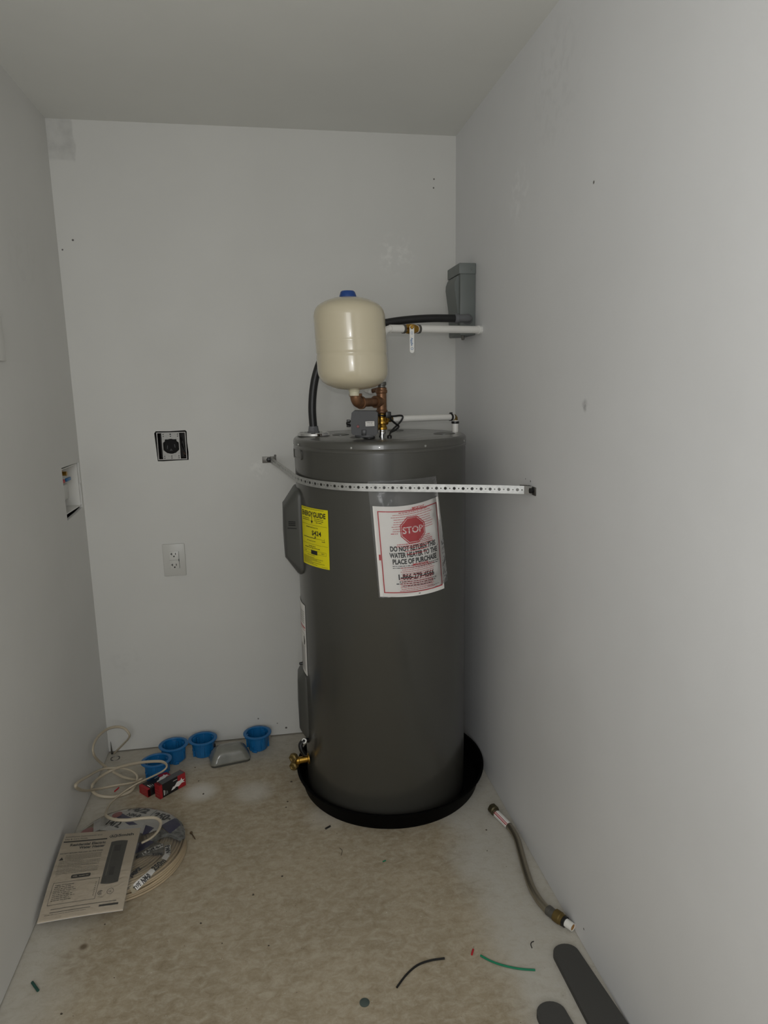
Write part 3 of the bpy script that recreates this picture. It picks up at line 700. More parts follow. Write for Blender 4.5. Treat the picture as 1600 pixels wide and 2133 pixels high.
# ------------------------------------------------------------------ valve actuator
ac = thing('valve_actuator', (1.035, -.60, 1.341), 'dark grey motor box with a black side knob beside the brass valve', 'valve actuator')
Ma = Matrix.Translation((1.030, -.590, 1.381)) @ Matrix.Rotation(rad(-12), 4, 'Z') @ Matrix.Rotation(rad(2), 4, 'Y')
bx = MB(); prof2 = [(-.036, -.040), (.036, -.040), (.042, -.034), (.042, .030), (.036, .037), (-.034, .037), (-.041, .030), (-.044, 0), (-.041, -.034)]
pm = prism(prof2, -.030, .026, Matrix.Rotation(rad(90), 4, 'X')); bm = bmesh.new(); bv_ = [bm.verts.new(v) for v in pm.v]; [bm.faces.new([bv_[i] for i in f_]) for f_ in pm.f]
bmesh.ops.bevel(bm, geom=[e_ for e_ in bm.edges if abs(e_.calc_face_angle(0)) > .3], offset=.004, segments=2, affect='EDGES'); bm.verts.index_update()
bx.add([v.co[:] for v in bm.verts], [[v.index for v in f_.verts] for f_ in bm.faces]); bm.free(); bx.xf(Ma)
obj('housing', bx, 'actuator', ac, label='dark grey housing')
kb = lathe([(.010, 0), (.010, .004), (.007, .006), (.007, .010), (.004, .016), (0, .017)], (-.043, -.010, -.004), (-1, 0, 0), 14).merge(box(-.058, -.046, -.013, -.007, -.016, .008, .001)).xf(Ma)
obj('knob', kb, 'blackplastic', ac, label='black manual knob')
obj('mounting_foot', box(-.030, .030, -.020, .020, -.048, -.038, .001).merge(box(-.008, .006, -.032, -.028, -.040, -.022, .001)).xf(Ma), 'blackplastic', ac)
lb = obj('label', box(.004, .032, -.0318, -.0306, -.011, .004).xf(Ma @ Matrix.Rotation(rad(-3), 4, 'Y')), 'paper', ac, smooth_ang=0, label='small white label')
rng = random.Random(3); a = Art(); a.frame(.006, .030, -.009, .002, .0008); [a.fine(.009, .027, -.0065+.003*i, .0011, rng) for i in range(3)]
obj('printing', a.lay(lambda u, v, off: Ma @ Matrix.Rotation(rad(-3), 4, 'Y') @ Vector((u, -.0318-off, v)), .0004), 'inkgrey', lb, smooth_ang=0)
obj('red_button', lathe([(.0045, 0), (.004, .001), (0, .0012)], Ma @ Vector((-.020, -.0300, -.012)), Ma.to_3x3() @ Vector((0, -1, 0)), 14), mat('dull red', '7a3a3a', .5), ac)
obj('rubber_pad', lathe([(.020, 0), (.020, .006), (.017, .008), (0, .008)], (1.048, -.555, ZT), n=20), 'blackplastic', ac)
# sensor cable looping from the valve
sc = obj('sensor_cable', tube(catmull([(1.076, -.568, 1.402), (1.090, -.572, 1.400), (1.108, -.560, 1.398), (1.130, -.548, 1.396), (1.158, -.535, 1.397), (1.166, -.532, 1.391), (1.158, -.536, 1.378), (1.145, -.542, 1.366), (1.130, -.552, 1.355), (1.118, -.562, 1.343), (1.112, -.572, 1.333)], 6), .0032, 8)
    .merge(tube(catmull([(1.110, -.566, 1.412), (1.114, -.566, 1.40), (1.122, -.562, 1.385), (1.136, -.55, 1.373), (1.15, -.54, 1.362), (1.14, -.545, 1.352), (1.12, -.56, 1.345)], 6), .0035, 8))
    .merge(box(1.101, 1.119, -.577, -.563, 1.392, 1.412, .002)).merge(lathe([(.008, 0), (.008, .008), (.005, .010)], (1.112, -.576, ZT), n=12)), 'blackplastic',
    org=(1.112, -.573, ZT), cat='cable', label='thin black sensor cable looping out right of the brass valve')

# ------------------------------------------------------------------ conduit and disconnect box
cd = thing('flexible_conduit', (.879, -.366, ZT), 'black flexible conduit arching behind the tank from heater top to grey box', 'conduit')
path = catmull([(.879, -.366, 1.352), (.877, -.366, 1.42), (.884, -.362, 1.488), (.898, -.360, 1.545), (.922, -.358, 1.597), (.968, -.358, 1.648), (1.045, -.358, 1.688), (1.141, -.355, 1.709), (1.226, -.345, 1.721), (1.316, -.333, 1.727), (1.412, -.318, 1.7275)], 6)
obj('conduit_tube', tube(path, .0138, 18), 'conduit', cd, label='black conduit')
obj('cover_plate', lathe([(.056, 0), (.057, .002), (.055, .0095), (.050, .0120), (.045, .0060), (0, .0055)], (.879, -.366, ZT), n=40), 'chrome', cd, label='round bright plate')
obj('lower_connector', lathe([(.021, 0), (.021, .010), (.018, .012), (.018, .016), (.0165, .026), (.015, .028)], (.879, -.366, ZT+.005), n=8).merge(lathe([(.0165, .01), (.0165, .028)], (.879, -.366, ZT+.005), n=20)), 'greyfit', cd, label='grey hex connector')
cb = lathe([(.0150, 0), (.0170, .002), (.0170, .012), (.0155, .014)], (1.402, -.3195, 1.7275), (1, .1, 0), 20)
cb.merge(tube([(1.414, -.318, 1.728), (1.440, -.314, 1.729), (1.452, -.310, 1.729), (1.460, -.300, 1.729), (1.463, -.285, 1.729), (1.463, -.274, 1.729)], .0135, 16)).merge(lathe([(.018, 0), (.018, .006), (.016, .008)], (1.463, -.276, 1.729), (0, -1, 0), 16))
obj('upper_connector', cb, 'greyfit', cd, label='grey angled connector')
gb = thing('disconnect_box', (W, -.195, 1.66), 'grey steel electrical disconnect box high on the right wall near the corner', 'electrical box')
obj('box_body', box(1.436, W-.0005, -.273, -.115, 1.672, 1.905, .003), 'greybox', gb, label='grey steel body')
obj('lid_hood', box(1.431, W-.0003, -.2765, -.112, 1.888, 1.926, .003), 'greyboxlid', gb, label='grey lid hood')
fr = MB(); n = 12
prof3 = [(1.4335, 1.688), (1.4315, 1.72), (1.4300, 1.77), (1.4235, 1.815), (1.4190, 1.845), (1.4200, 1.862), (1.4260, 1.878), (1.4300, 1.884)]
L = [(x, z) for x, z in prof3]+[(1.4365, 1.884), (1.4365, 1.688)]
for ya, yb_ in ((-.255, -.130),):
    n_ = len(L); vs_ = [(x, ya, z) for x, z in L]+[(x, yb_, z) for x, z in L]
    fr.add(vs_, [(i, (i+1) % n_, n_+(i+1) % n_, n_+i) for i in range(n_)][::1]+[tuple(range(n_))[::-1], tuple(range(n_, 2*n_))])
obj('front_cover', fr, 'greybox', gb, label='bulging front cover')
obj('lid_rivet', lathe([(.004, 0), (.003, .002), (0, .0025)], (1.478, -.2765, 1.905), (0, -1, 0), 10), 'greyboxlid', gb)
obj('bottom_lug', lathe([(.006, 0), (.006, .014), (.004, .016)], (1.450, -.262, 1.672), (0, 0, -1), 10), 'steeldark', gb)

# ------------------------------------------------------------------ dryer receptacle in its open box
dr = thing('dryer_receptacle', (.345, .01, 1.222), 'uncovered black range receptacle in a white box in the back wall', 'receptacle')
t_ = .003
x0, x1, z0, z1 = .2915, .4015, 1.2215, 1.3295
bxm = MB()
bxm.merge(box(x0, x1, .001, .006, z1-t_, z1)).merge(box(x0, x1, .001, .006, z0, z0+t_)).merge(box(x0, x0+t_, .001, .006, z0+t_, z1-t_)).merge(box(x1-t_, x1, .001, .006, z0+t_, z1-t_))
bin_ = MB().merge(box(x0, x1, .0062, .075, z1-t_, z1)).merge(box(x0, x1, .0062, .075, z0, z0+t_)).merge(box(x0, x0+t_, .0062, .075, z0, z1)).merge(box(x1-t_, x1, .0062, .075, z0, z1)).merge(box(x0, x1, .072, .075, z0, z1))
obj('box_interior', bin_, mat('dark box interior', '3b3733', .6), dr, smooth_ang=0, label='dark box interior')
obj('box_rim', bxm, mat('grey white rim', 'b4b2ae', .5), dr, smooth_ang=0, label='thin white box rim')
ym = box(.3105, .3775, -.0015, .0005, 1.3005, 1.3275).merge(box(.3105, .3775, -.0015, .0005, 1.2235, 1.2480)).merge(box(.3105, .3140, -.0015, .0005, 1.2480, 1.3005)).merge(box(.3735, .3775, -.0015, .0005, 1.2480, 1.3005))
for sx, sz, sg, q_ in ((.314, 1.3005, 1, -1), (.3735, 1.3005, -1, -1), (.314, 1.248, 1, 1), (.3735, 1.248, -1, 1)):
    tri_ = [(sx, sz), (sx+sg*.014, sz), (sx, sz+q_*.012)]
    ym.add([(x, -.0013, z) for x, z in tri_]+[(x, .0004, z) for x, z in tri_], [(0, 1, 2), (5, 4, 3), (0, 3, 4, 1), (1, 4, 5, 2), (2, 5, 3, 0)])
yk = obj('yoke', ym, mat('plated yoke', 'b2b1ad', .55, 0, var=.12, vscale=90), dr, smooth_ang=0, label='steel mounting yoke')
rec = lathe([(.0005, -.0055), (.022, -.0055), (.0265, -.0045), (.028, -.002), (.028, .035)], (.344, 0, 1.274), (0, 1, 0), 8, a0=rad(22.5))
rec = lathe([(.0005, -.0055), (.0235, -.0055), (.0280, -.0040), (.0295, -.001), (.0295, .035)], (.344, 0, 1.2745), (0, 1, 0), 28)
obj('receptacle_face', rec.merge(box(.322, .366, -.003, .03, 1.294, 1.302, .001)), mat('matt black bakelite', '151515', .7, spec=.2), dr, smooth_ang=15, label='black round receptacle')
sl = MB()
for (x, z, w_, h_, r_) in ((.3305, 1.272, .0025, .013, 8), (.3585, 1.276, .0025, .013, -8)): sl.merge(box(-w_/2, w_/2, -.0062, -.0050, -h_/2, h_/2).xf(Matrix.Translation((x, 0, z)) @ Matrix.Rotation(rad(r_), 4, 'Y')))
sl.merge(box(.339, .3485, -.0062, -.0050, 1.258, 1.2605)).merge(box(.3425, .345, -.0062, -.0050, 1.258, 1.265))
obj('slots', sl, mat('slot grey', '3a3a3a', .4), dr, smooth_ang=0, kind='stuff')
sk = MB()
for x in (.317, .344, .371):
    for z in (1.3215, 1.3135, 1.236, 1.2285):
        sk.merge(lathe([(.0022 if (x, z) != (.344, 1.3215) else .003, 0), (.001, .0004), (0, .0004)], (x, -.0016, z), (0, -1, 0), 8))
obj('yoke_holes', sk, 'ink', yk, smooth_ang=0, kind='stuff')
obj('wires', tube(catmull([(.381, .02, 1.305), (.387, .012, 1.29), (.391, .014, 1.265), (.397, .020, 1.240), (.39, .05, 1.232)], 5), .0035, 8).merge(tube(catmull([(.382, .03, 1.28), (.389, .02, 1.262), (.395, .03, 1.245), (.388, .05, 1.232)], 5), .003, 8)), 'blackplastic', dr, label='black wires')
obj('bare_wire', tube(catmull([(.384, .03, 1.25), (.390, .018, 1.243), (.398, .02, 1.236)], 5), .0015, 6), 'copper', dr)

# ------------------------------------------------------------------ duplex outlet
ou = thing('duplex_outlet', (.3235, 0, .817), 'white rectangular duplex outlet with cover plate on the back wall', 'outlet')
obj('cover_plate', box(.2805, .3665, -.0065, -.0002, .7505, .8830, .0025), mat('plate plastic', 'c9c8c2', .35), ou, label='white cover plate')
rb = obj('receptacle', box(.3050, .3420, -.0085, -.004, .7820, .8520, .0008), mat('outlet plastic', 'cfcec8', .3), ou, label='white receptacle face')
sl = MB()
for zc in (.8385, .7935):
    sl.merge(box(.3145, .3170, -.0091, -.0080, zc-.001, zc+.0085)).merge(box(.3100, .3145, -.0091, -.0080, zc+.0028, zc+.0055)).merge(box(.3290, .3315, -.0091, -.0080, zc, zc+.008))
    sl.merge(lathe([(.0031, 0), (.0031, .0006), (0, .0006)], (.3235, -.0086, zc-.006), (0, -1, 0), 10))
obj('slots', sl, 'ink', rb, smooth_ang=0, label='black slots', kind='stuff')
obj('side_mark', box(.3405, .3432, -.0090, -.0080, .811, .821).merge(box(.3421, .3428, -.0080, -.0066, .782, .852)), 'ink', rb, smooth_ang=0)
obj('seam', box(.305, .342, -.0088, -.0084, .8165, .8171), 'inkgrey', rb, smooth_ang=0)

# ------------------------------------------------------------------ laundry outlet box in the left wall
lb_ = thing('laundry_outlet_box', (-.03, -.125, 1.045), 'recessed white laundry valve box set in the left wall', 'valve box')
m_ = MB(); ya, yb_, za, zb = -.2365, -.030, 1.060, 1.224; d0, d1 = -.004, -.078
m_.merge(box(d1, d0, ya, yb_, zb-.003, zb)).merge(box(d1, d0, ya, yb_, za, za+.003)).merge(box(d1, d0, ya, ya+.003, za, zb)).merge(box(d1, d0, yb_-.003, yb_, za, zb)).merge(box(d1-.003, d1, ya, yb_, za, zb))
m_.merge(box(d1, d1+.038, ya, yb_, 1.090, 1.150, .008))
obj('box_shell', m_, 'whiteplastic', lb_, smooth_ang=30, label='white plastic box')
for y_, col, n_ in ((-.185, 'red', 'red_handle'), (-.110, 'bluebox', 'blue_handle')):
    v_ = obj('valve', lathe([(.010, 0), (.010, .02), (.013, .022), (.013, .034), (.008, .036)], (-.045, y_, 1.222), (0, 0, -1), 14).merge(cyl((-.045, y_, 1.195), (-.020, y_, 1.195), .008, 12)), 'brass', lb_, label='brass valve')
    obj(n_, box(-.022, -.014, y_-.026, y_+.026, 1.168, 1.180, .002), col, v_)
# ------------------------------------------------------------------ switch plate at the left edge
sw = thing('switch_plate', (0, -.72, 1.50), 'white blank-edged plate on the left wall cut by the photo edge', 'wall plate')
obj('plate', box(.0003, .0065, -.785, -.660, 1.582, 1.715, .0015), 'whiteplastic', sw, label='white plate')
obj('rocker', box(.006, .010, -.747, -.713, 1.617, 1.683, .001), 'whiteplastic', sw)

# ------------------------------------------------------------------ blue round ceiling boxes on the floor
def blue_box():
    t = thing('blue_ceiling_box', (0, 0, 0), 'x', 'junction box', 'blue round junction boxes along the back wall')
    h = .066
    body = lathe([(0, 0), (.0365, 0), (.0385, .002), (.0475, h-.004), (.0475, h), (.0450, h), (.0450, h-.004), (.0360, .0035), (0, .0035)], n=48, cap=False)
    obj('cup', body, 'bluebox', t, label='blue tapering cup')
    fl_ = lathe([(.0445, h-.001), (.0560, h-.001), (.0585, h+.001), (.0585, h+.003), (.0560, h+.0045), (.0465, h+.0045), (.0445, h+.002), (.0445, h-.001)], n=56, cap=False)
    fg = obj('flange', fl_, 'bluebox', t, label='wide blue rim')
    for a_ in (20, 140, 260):
        r_ = MB().merge(box(.0385, .0475, -.009, .009, .010, h-.002, .0015)).merge(box(.044, .052, -.005, .005, h-.020, h-.002, .001)).xf(Matrix.Rotation(rad(a_), 4, 'Z'))
        obj('clamp_rib', r_, 'bluebox', t)
    for a_ in (80, 200, 320):
        r_ = MB().merge(box(.0385, .0462, -.003, .003, .002, h-.004, .001)).merge(box(.0400, .0455, -.010, .010, .026, .031, .001)).xf(Matrix.Rotation(rad(a_), 4, 'Z'))
        obj('rib', r_, 'bluebox', t)
    for sx_ in (.037, -.037): obj('inner_boss', lathe([(.005, .003), (.005, h-.008), (.0025, h-.007), (.0025, h-.02), (0, h-.02)], (sx_, 0, 0), n=10), 'bluebox', t)
    obj('corner_foot', box(.030, .046, -.008, .008, 0, .010, .0015).xf(Matrix.Rotation(rad(215), 4, 'Z')), 'bluebox', t)
    return t
B0 = blue_box()
spots = [((.229, -.222, .0006), (rad(-3), rad(0), rad(10)), 'blue round box nearest the red cartons, behind the looped cream cable'),
         ((.279, -.108, .0006), (0, 0, rad(75)), 'second blue round box from the left, touching the box behind its neighbour'),
         ((.393, -.084, .0006), (0, 0, rad(130)), 'third blue round box, just left of the grey dome'),
         ((.616, -.080, .0006), (0, 0, rad(40)), 'blue round box farthest right, right of the grey dome')]
for i, (l, r, lab_) in enumerate(spots):
    t = B0 if i == 0 else dup(B0, l, r)
    t.location = l; t.rotation_euler = r; t['label'] = lab_
# ------------------------------------------------------------------ grey dome cover
Md = Matrix.Translation((.502, -.148, 0)) @ Matrix.Rotation(rad(11), 4, 'Z') @ Matrix.Diagonal((1.1, 1.06, 1.08, 1))
dm = thing('dome_cover', (.502, -.148, 0), 'smoky grey glossy domed cover lying between blue boxes', 'cover')
rings = [(.066, .040, .014, .0005), (.067, .041, .015, .006), (.073, .046, .018, .008), (.0735, .0465, .019, .011), (.070, .044, .020, .016), (.064, .041, .021, .032), (.056, .035, .021, .045), (.046, .027, .018, .053), (.030, .016, .012, .0575)]
vs_ = []; fs_ = []; nn = None
for hw_, hh_, r_, z_ in rings:
    Lp = rrect(-hw_, hw_, -hh_, hh_, r_, 6); nn = len(Lp); vs_ += [Md @ Vector((x, y, z_)) for x, y in Lp]
for k in range(len(rings)-1):
    for i in range(nn): j = (i+1) % nn; fs_.append((k*nn+i, k*nn+j, (k+1)*nn+j, (k+1)*nn+i))
vs_.append(Md @ Vector((0, 0, .0585))); c_ = len(vs_)-1
for i in range(nn): fs_.append(((len(rings)-1)*nn+i, (len(rings)-1)*nn+(i+1) % nn, c_))
obj('dome', MB().add(vs_, fs_), 'smoke', dm, smooth_ang=60, label='smoky domed shell')
obj('base_rim', prism(rrect(-.071, .071, -.045, .045, .016, 6), .0003, .0075, Md), mat('dark rim', '4a4a45', .4), dm)
obj('latch_tab', box(-.050, -.044, .040, .048, .010, .050, .001).xf(Md), 'blackplastic', dm)

# ------------------------------------------------------------------ red and black cartons
def carton(name, L_, D_, H_):
    t = thing(name, (0, 0, 0), 'x', 'carton', 'red and black breaker cartons')
    obj('carton_body', box(0, L_, 0, D_, 0, H_, .0008), 'blackbox', t, label='black carton')
    e_ = .0004
    obj('red_end', box(-e_, L_*.10, -e_, D_+e_, 0, H_), 'redbox', t, smooth_ang=0, label='red printed end')
    obj('red_panel', box(L_*.70, L_+e_, -e_, D_*.2, 0, H_), 'redbox', t, smooth_ang=0, label='red side panel')
    obj('red_end', box(L_-.002, L_+e_*1.5, D_*.2, D_+e_, 0, H_), 'redbox', t, smooth_ang=0, label='red printed end')
    obj('top_panel', box(L_*.12, L_*.98, D_*.04, D_*.96, H_, H_+.0004), 'greycard', t, smooth_ang=0)
    rng = random.Random(5); a = Art()
    a.poly([(L_*.42, H_*.20), (L_*.50, H_*.42), (L_*.56, H_*.40), (L_*.66, H_*.62), (L_*.80, H_*.60), (L_*.84, H_*.75), (L_*.88, H_*.56), (L_*.97, H_*.55), (L_*.90, H_*.44), (L_*.97, H_*.32), (L_*.85, H_*.36), (L_*.72, H_*.22), (L_*.62, H_*.30), (L_*.55, H_*.22)])
    for i in range(3): a.line(L_*(.16+.06*i), H_*.14, L_*(.16+.06*i), H_*(.52-.08*i), .0013 if i else .0032)
    a.rect(L_*.52, L_*.68, H_*.80, H_*.83)
    obj('print', a.lay(lambda u, v, off: Vector((u, -off, v)), .0009), 'paper', t, smooth_ang=0, label='white print', kind='stuff')
    a = Art(); [a.fine(D_*.1, D_*.9, H_*(.2+.2*i), .002, rng) for i in range(3)]
    obj('end_print', a.lay(lambda u, v, off: Vector((-off, D_-u, v)), .0009), 'pink', t, smooth_ang=0, kind='stuff')
    return t
c1 = carton('breaker_carton', .113, .030, .054); c1.location = (.262, -.381, .0005); c1.rotation_euler = (0, 0, rad(42.8))
c1['label'] = 'red and black carton standing on edge, right of the flat one'
c2 = dup(c1, (.2165, -.3595, .0336), (rad(-90), 0, rad(42.8)))
c2['label'] = 'red and black carton lying flat under the cable, behind the standing one'
Mc = Matrix.Rotation(rad(42.8), 4, 'Z')
c2.rotation_euler = (Mc @ Matrix.Rotation(rad(-90), 4, 'X')).to_euler()
c2.location = (.2150, -.3600, .0308)

# ------------------------------------------------------------------ loose cream cable
CABLE = [(0.026, -0.025, 0.01), (0.069, -0.056, 0.06), (0.101, -0.081, 0.1), (0.108, -0.093, 0.125), (0.09, -0.089, 0.15), (0.062, -0.1, 0.165), (0.036, -0.133, 0.175), (0.023, -0.214, 0.19), (0.021, -0.282, 0.19), (0.023, -0.295, 0.16), (0.027, -0.234, 0.09), (0.055, -0.197, 0.03), (0.099, -0.222, 0.015), (0.15, -0.247, 0.012), (0.165, -0.265, 0.02), (0.176, -0.285, 0.030), (0.185, -0.297, 0.040), (0.180, -0.303, 0.043), (0.170, -0.299, 0.035), (0.144, -0.285, 0.022), (0.081, -0.285, 0.018), (0.029, -0.323, 0.035), (0.019, -0.432, 0.1), (0.018, -0.512, 0.162), (0.018, -0.506, 0.175), (0.02, -0.404, 0.135), (0.031, -0.257, 0.075), (0.072, -0.227, 0.06), (0.126, -0.234, 0.05), (0.159, -0.256, 0.035), (0.16, -0.282, 0.018), (0.145, -0.317, 0.008), (0.109, -0.334, 0.006), (0.074, -0.34, 0.008), (0.037, -0.341, 0.02), (0.018, -0.346, 0.045), (0.02, -0.338, 0.065), (0.028, -0.268, 0.05), (0.059, -0.228, 0.05), (0.112, -0.238, 0.07), (0.182, -0.262, 0.09), (0.25, -0.285, 0.1), (0.276, -0.304, 0.1), (0.285, -0.333, 0.1), (0.27, -0.342, 0.09), (0.233, -0.335, 0.07), (0.178, -0.328, 0.045), (0.131, -0.351, 0.03), (0.099, -0.411, 0.03), (0.1, -0.489, 0.05), (0.12, -0.574, 0.085), (0.158, -0.624, 0.1), (0.201, -0.635, 0.1), (0.252, -0.632, 0.098), (0.289, -0.627, 0.09), (0.309, -0.65, 0.085), (0.306, -0.692, 0.085), (0.289, -0.724, 0.085), (0.264, -0.743, 0.085)]
lc = thing('loose_cable', (.1, -.3, 0), 'cream flat electrical cable in loose loops rising from the wire coil to the corner', 'cable')
cp = catmull(CABLE, 6)
obj('jacket', sweep(cp, circ(.0054, 10, .0033)), 'cable', lc, smooth_ang=60, label='cream cable jacket')
obj('black_conductor', tube([cp[0], cp[0]+Vector((-.012, .008, -.006))], .0026, 8), 'blackplastic', lc, label='black wire end')

# ------------------------------------------------------------------ coil of cable in printed wrap
KX, KY = .180, -.692
coil = thing('cable_coil', (KX, KY, 0), 'flat coil of tan electrical cable in printed plastic wrap under the booklet', 'cable coil')
def ztop(r):
    P_ = [(.05, .048), (.075, .056), (.11, .060), (.17, .052), (.199, .045), (.2085, .036)]
    if r <= P_[0][0]: return P_[0][1]
    for (r0, z0_), (r1, z1_) in zip(P_, P_[1:]):
        if r <= r1: return z0_+(z1_-z0_)*(r-r0)/(r1-r0)
    return .036-(r-.2085)*.6
def sqz(u): return u*.80 if u < 0 else u        # the coil is pressed against the left wall
def kf(u, v, off):
    r = math.hypot(u, v); return Vector((KX+sqz(u), KY+v, ztop(r)+.0022+off))
def turn(r_, z_, k):
    n_ = 80; pts = [(KX+sqz((r_+.0011*sin(3*t+k))*cos(t)), KY+(r_+.0011*sin(3*t+k))*sin(t), z_+.0008*sin(5*t+k*2)) for t in [2*pi*i/n_ for i in range(n_+1)]]
    obj('cable_turn', sweep(pts, circ(.0046, 8, .0036), cap=False), 'cabletan', coil, smooth_ang=60)
for k in range(15): turn(.2045-.0088*k, ztop(.2045-.0088*k)-.0042, k)
for k, z_ in enumerate((.0042, .0125, .0208, .0290)): turn(.2050-.0012*(k % 2), z_, k*2+1)
uv_ = lathe([(.070, .0005), (.199, .0005), (.199, .036), (.165, .045), (.11, .052), (.078, .048), (.070, .01)], (0, 0, 0), n=64, cap=False)
uv_.v = [(KX+sqz(x), KY+y, z) for x, y, z in uv_.v]
obj('inner_turns', uv_, 'cabletan', coil, label='lower turns of the coil')
def wrap(name, polys, off, m, par, lab_=None, mx=.010):
    a_ = Art(); [a_.poly(p) for p in polys]; return obj(name, a_.lay(kf, off, mx), m, par, smooth_ang=60, label=lab_)
wr1 = wrap('printed_wrap', [[(-.105, .110), (-.115, .150), (-.092, .188), (-.045, .2045), (0, .2085), (.055, .2020), (.105, .1800), (.142, .1530), (.167, .122), (.125, .066), (.115, .040), (.095, .030), (.070, .035), (.047, .050), (0, .065), (-.050, .070), (-.090, .075)]], .0004, 'paper', coil, 'white printed plastic wrap')
wrap('navy_panel', [[(.124, .065), (.1665, .119), (.182, .100), (.187, .070), (.161, .018), (.141, .041)]], .0010, 'navy', wr1)
wrap('navy_panel', [[(.074, .074), (.105, .052), (.090, .030), (.070, .024)]], .0010, 'navy', wr1)
wrap('navy_panel', [[(.060, -.004), (.060, -.065), (.072, -.065), (.090, -.054), (.105, -.037), (.116, -.020), (.095, -.008)]], .0010, 'navy', wr1)
wrap('navy_panel', [[(-.024, .166), (.020, .125), (-.020, .120), (-.045, .145)]], .0010, 'navy', wr1)
wrap('navy_panel', [[(.001, .103), (.029, .100), (.047, .083), (.019, .086)]], .0010, 'navy', wr1)
rg = random.Random(31)
grey_mat = mat('crumpled grey wrap', '8f8f8b', .25, var=.75, vscale=55, bump=.9, bscale=70)
wr2 = wrap('crumpled_wrap', [[(.167, .118), (.187, .098), (.203, .050), (.2075, .007), (.196, -.020), (.176, -.008), (.150, .004), (.135, -.008), (.118, -.022), (.100, -.012), (.113, .010), (.131, .041), (.161, .018), (.187, .070)]], .0013, grey_mat, coil, 'crumpled grey wrap', .007)
wr4 = wrap('torn_wrap', [[(.072, -.065), (.070, -.088), (.112, -.080), (.153, -.078), (.147, -.030), (.120, -.022), (.106, -.038)]], .0007, mat('smoky wrap', '77736a', .3, var=.5, vscale=70), coil, 'smoky torn wrap', .007)
for w_, amp, sd in ((wr2, .0030, 3), (wr4, .0012, 4)):
    rg = random.Random(sd)
    for v_ in w_.data.vertices: v_.co.z += rg.uniform(0, amp)
a = Art(); tx = lambda t, u, v, ro, w_, h_, b_=.03: a.text(t, u, v, h_, w_, bold=b_, rot=rad(ro))
tx('250', .116, .1245, -23, .056, .036, .045); tx('ft', .146, .106, -30, .012, .010); tx('14/2', .034, .181, -30, .082, .030, .045)
a.line(.096, .170, .077, .124, .0016); tx('NM-B', .024, .143, -27, .052, .018); tx('14/2', -.042, .106, -24, .064, .030)
for i in range(3): a.line(-.03+.02*i, .165-.008*i, .03+.02*i, .138-.008*i, .0007)
obj('black_lettering', a.lay(kf, .0016), 'ink', wr1, smooth_ang=0, label='black lettering 250', kind='stuff')
obj('red_edge', Art().poly([(.040, .2075), (.085, .1925), (.125, .168), (.124, .1655), (.084, .190), (.040, .2050)]).lay(kf, .0016), 'red', wr1, smooth_ang=0)
a = Art(); a.ring(-.045, .163, 0, .021, 20); obj('pink_badge', a.lay(kf, .0018), 'pink', wr1, smooth_ang=0, label='pink round badge')
a = Art(); a.ring(-.150, .085, 0, .026, 20, ex=1.2); obj('pink_badge', a.lay(kf, .0012), 'pink', coil, smooth_ang=0)
def ribbon(name, pts, w_, off, m, par, lab_=None):
    P_ = [Vector(p) for p in pts]; a_ = Art()
    for p, q in zip(P_, P_[1:]):
        a_.line(p.x, p.y, q.x, q.y, w_)
    return obj(name, a_.lay(kf, off, .008), m, par, smooth_ang=60, label=lab_)
BP = [(.075, -.2000), (.080, -.196), (.091, -.186), (.103, -.175), (.122, -.150), (.146, -.117), (.161, -.083), (.164, -.062), (.155, -.020)]
wr3 = ribbon('band_strip', BP, .019, .0006, mat('band clear', 'a59a82', .3), coil, 'clear printed band')
for seg_ in ([(.086, -.192), (.125, -.146)], [(.120, -.152), (.131, -.137)], [(.156, -.098), (.164, -.078)], [(.164, -.078), (.160, -.036)]):
    ribbon('white_patch', seg_, .017, .0010, 'paper', wr3)
wr5 = ribbon('white_strip', [(.088, -.073), (.146, -.036)], .016, .0014, 'paper', wr4)
a = Art(); tx = lambda t, u, v, ro, w_, h_, b_=.03: a.text(t, u, v, h_, w_, bold=b_, rot=rad(ro))
tx('250m', .1435, -.119, 53, .048, .017); tx('NM-B', .112, -.1655, 50, .028, .013, .05); tx('TYPE', .091, -.188, 48, .022, .010); tx('NM-B', .162, -.055, 102, .036, .013, .04)
tx('NM-B', .117, -.054, 32, .036, .010)
tx('14/2', .080, -.146, 56, .040, .012, .05); tx('WITH', .074, -.150, 56, .030, .010, .05); tx('GROUND', .079, -.082, 25, .022, .009, .06); tx('TYPE', .133, -.077, 0, .032, .009, .06)
obj('band_lettering', a.lay(kf, .0018), 'ink', wr3, smooth_ang=0, label='black band lettering', kind='stuff')
ribbon('white_tab', [(-.128, .168), (-.100, .075)], .030, .0022, 'paper', coil, 'white tape tab')
# clear shrink wrap over the coil
sw_ = MB(); nr, na = 12, 96
for i in range(na+1):
    t = 2*pi*i/na
    for j in range(nr+1):
        r_ = .066+(.2095-.066)*j/nr; sw_.v.append(tuple(kf(r_*cos(t), r_*sin(t), .0046+.0010*sin(13*t)*sin(9*t+r_*80))))
for i in range(na):
    for j in range(nr): q = i*(nr+1)+j; sw_.f.append((q, q+1, q+nr+2, q+nr+1))
obj('shrink_wrap', sw_, 'film2', coil, smooth_ang=60, label='clear shrink wrap')

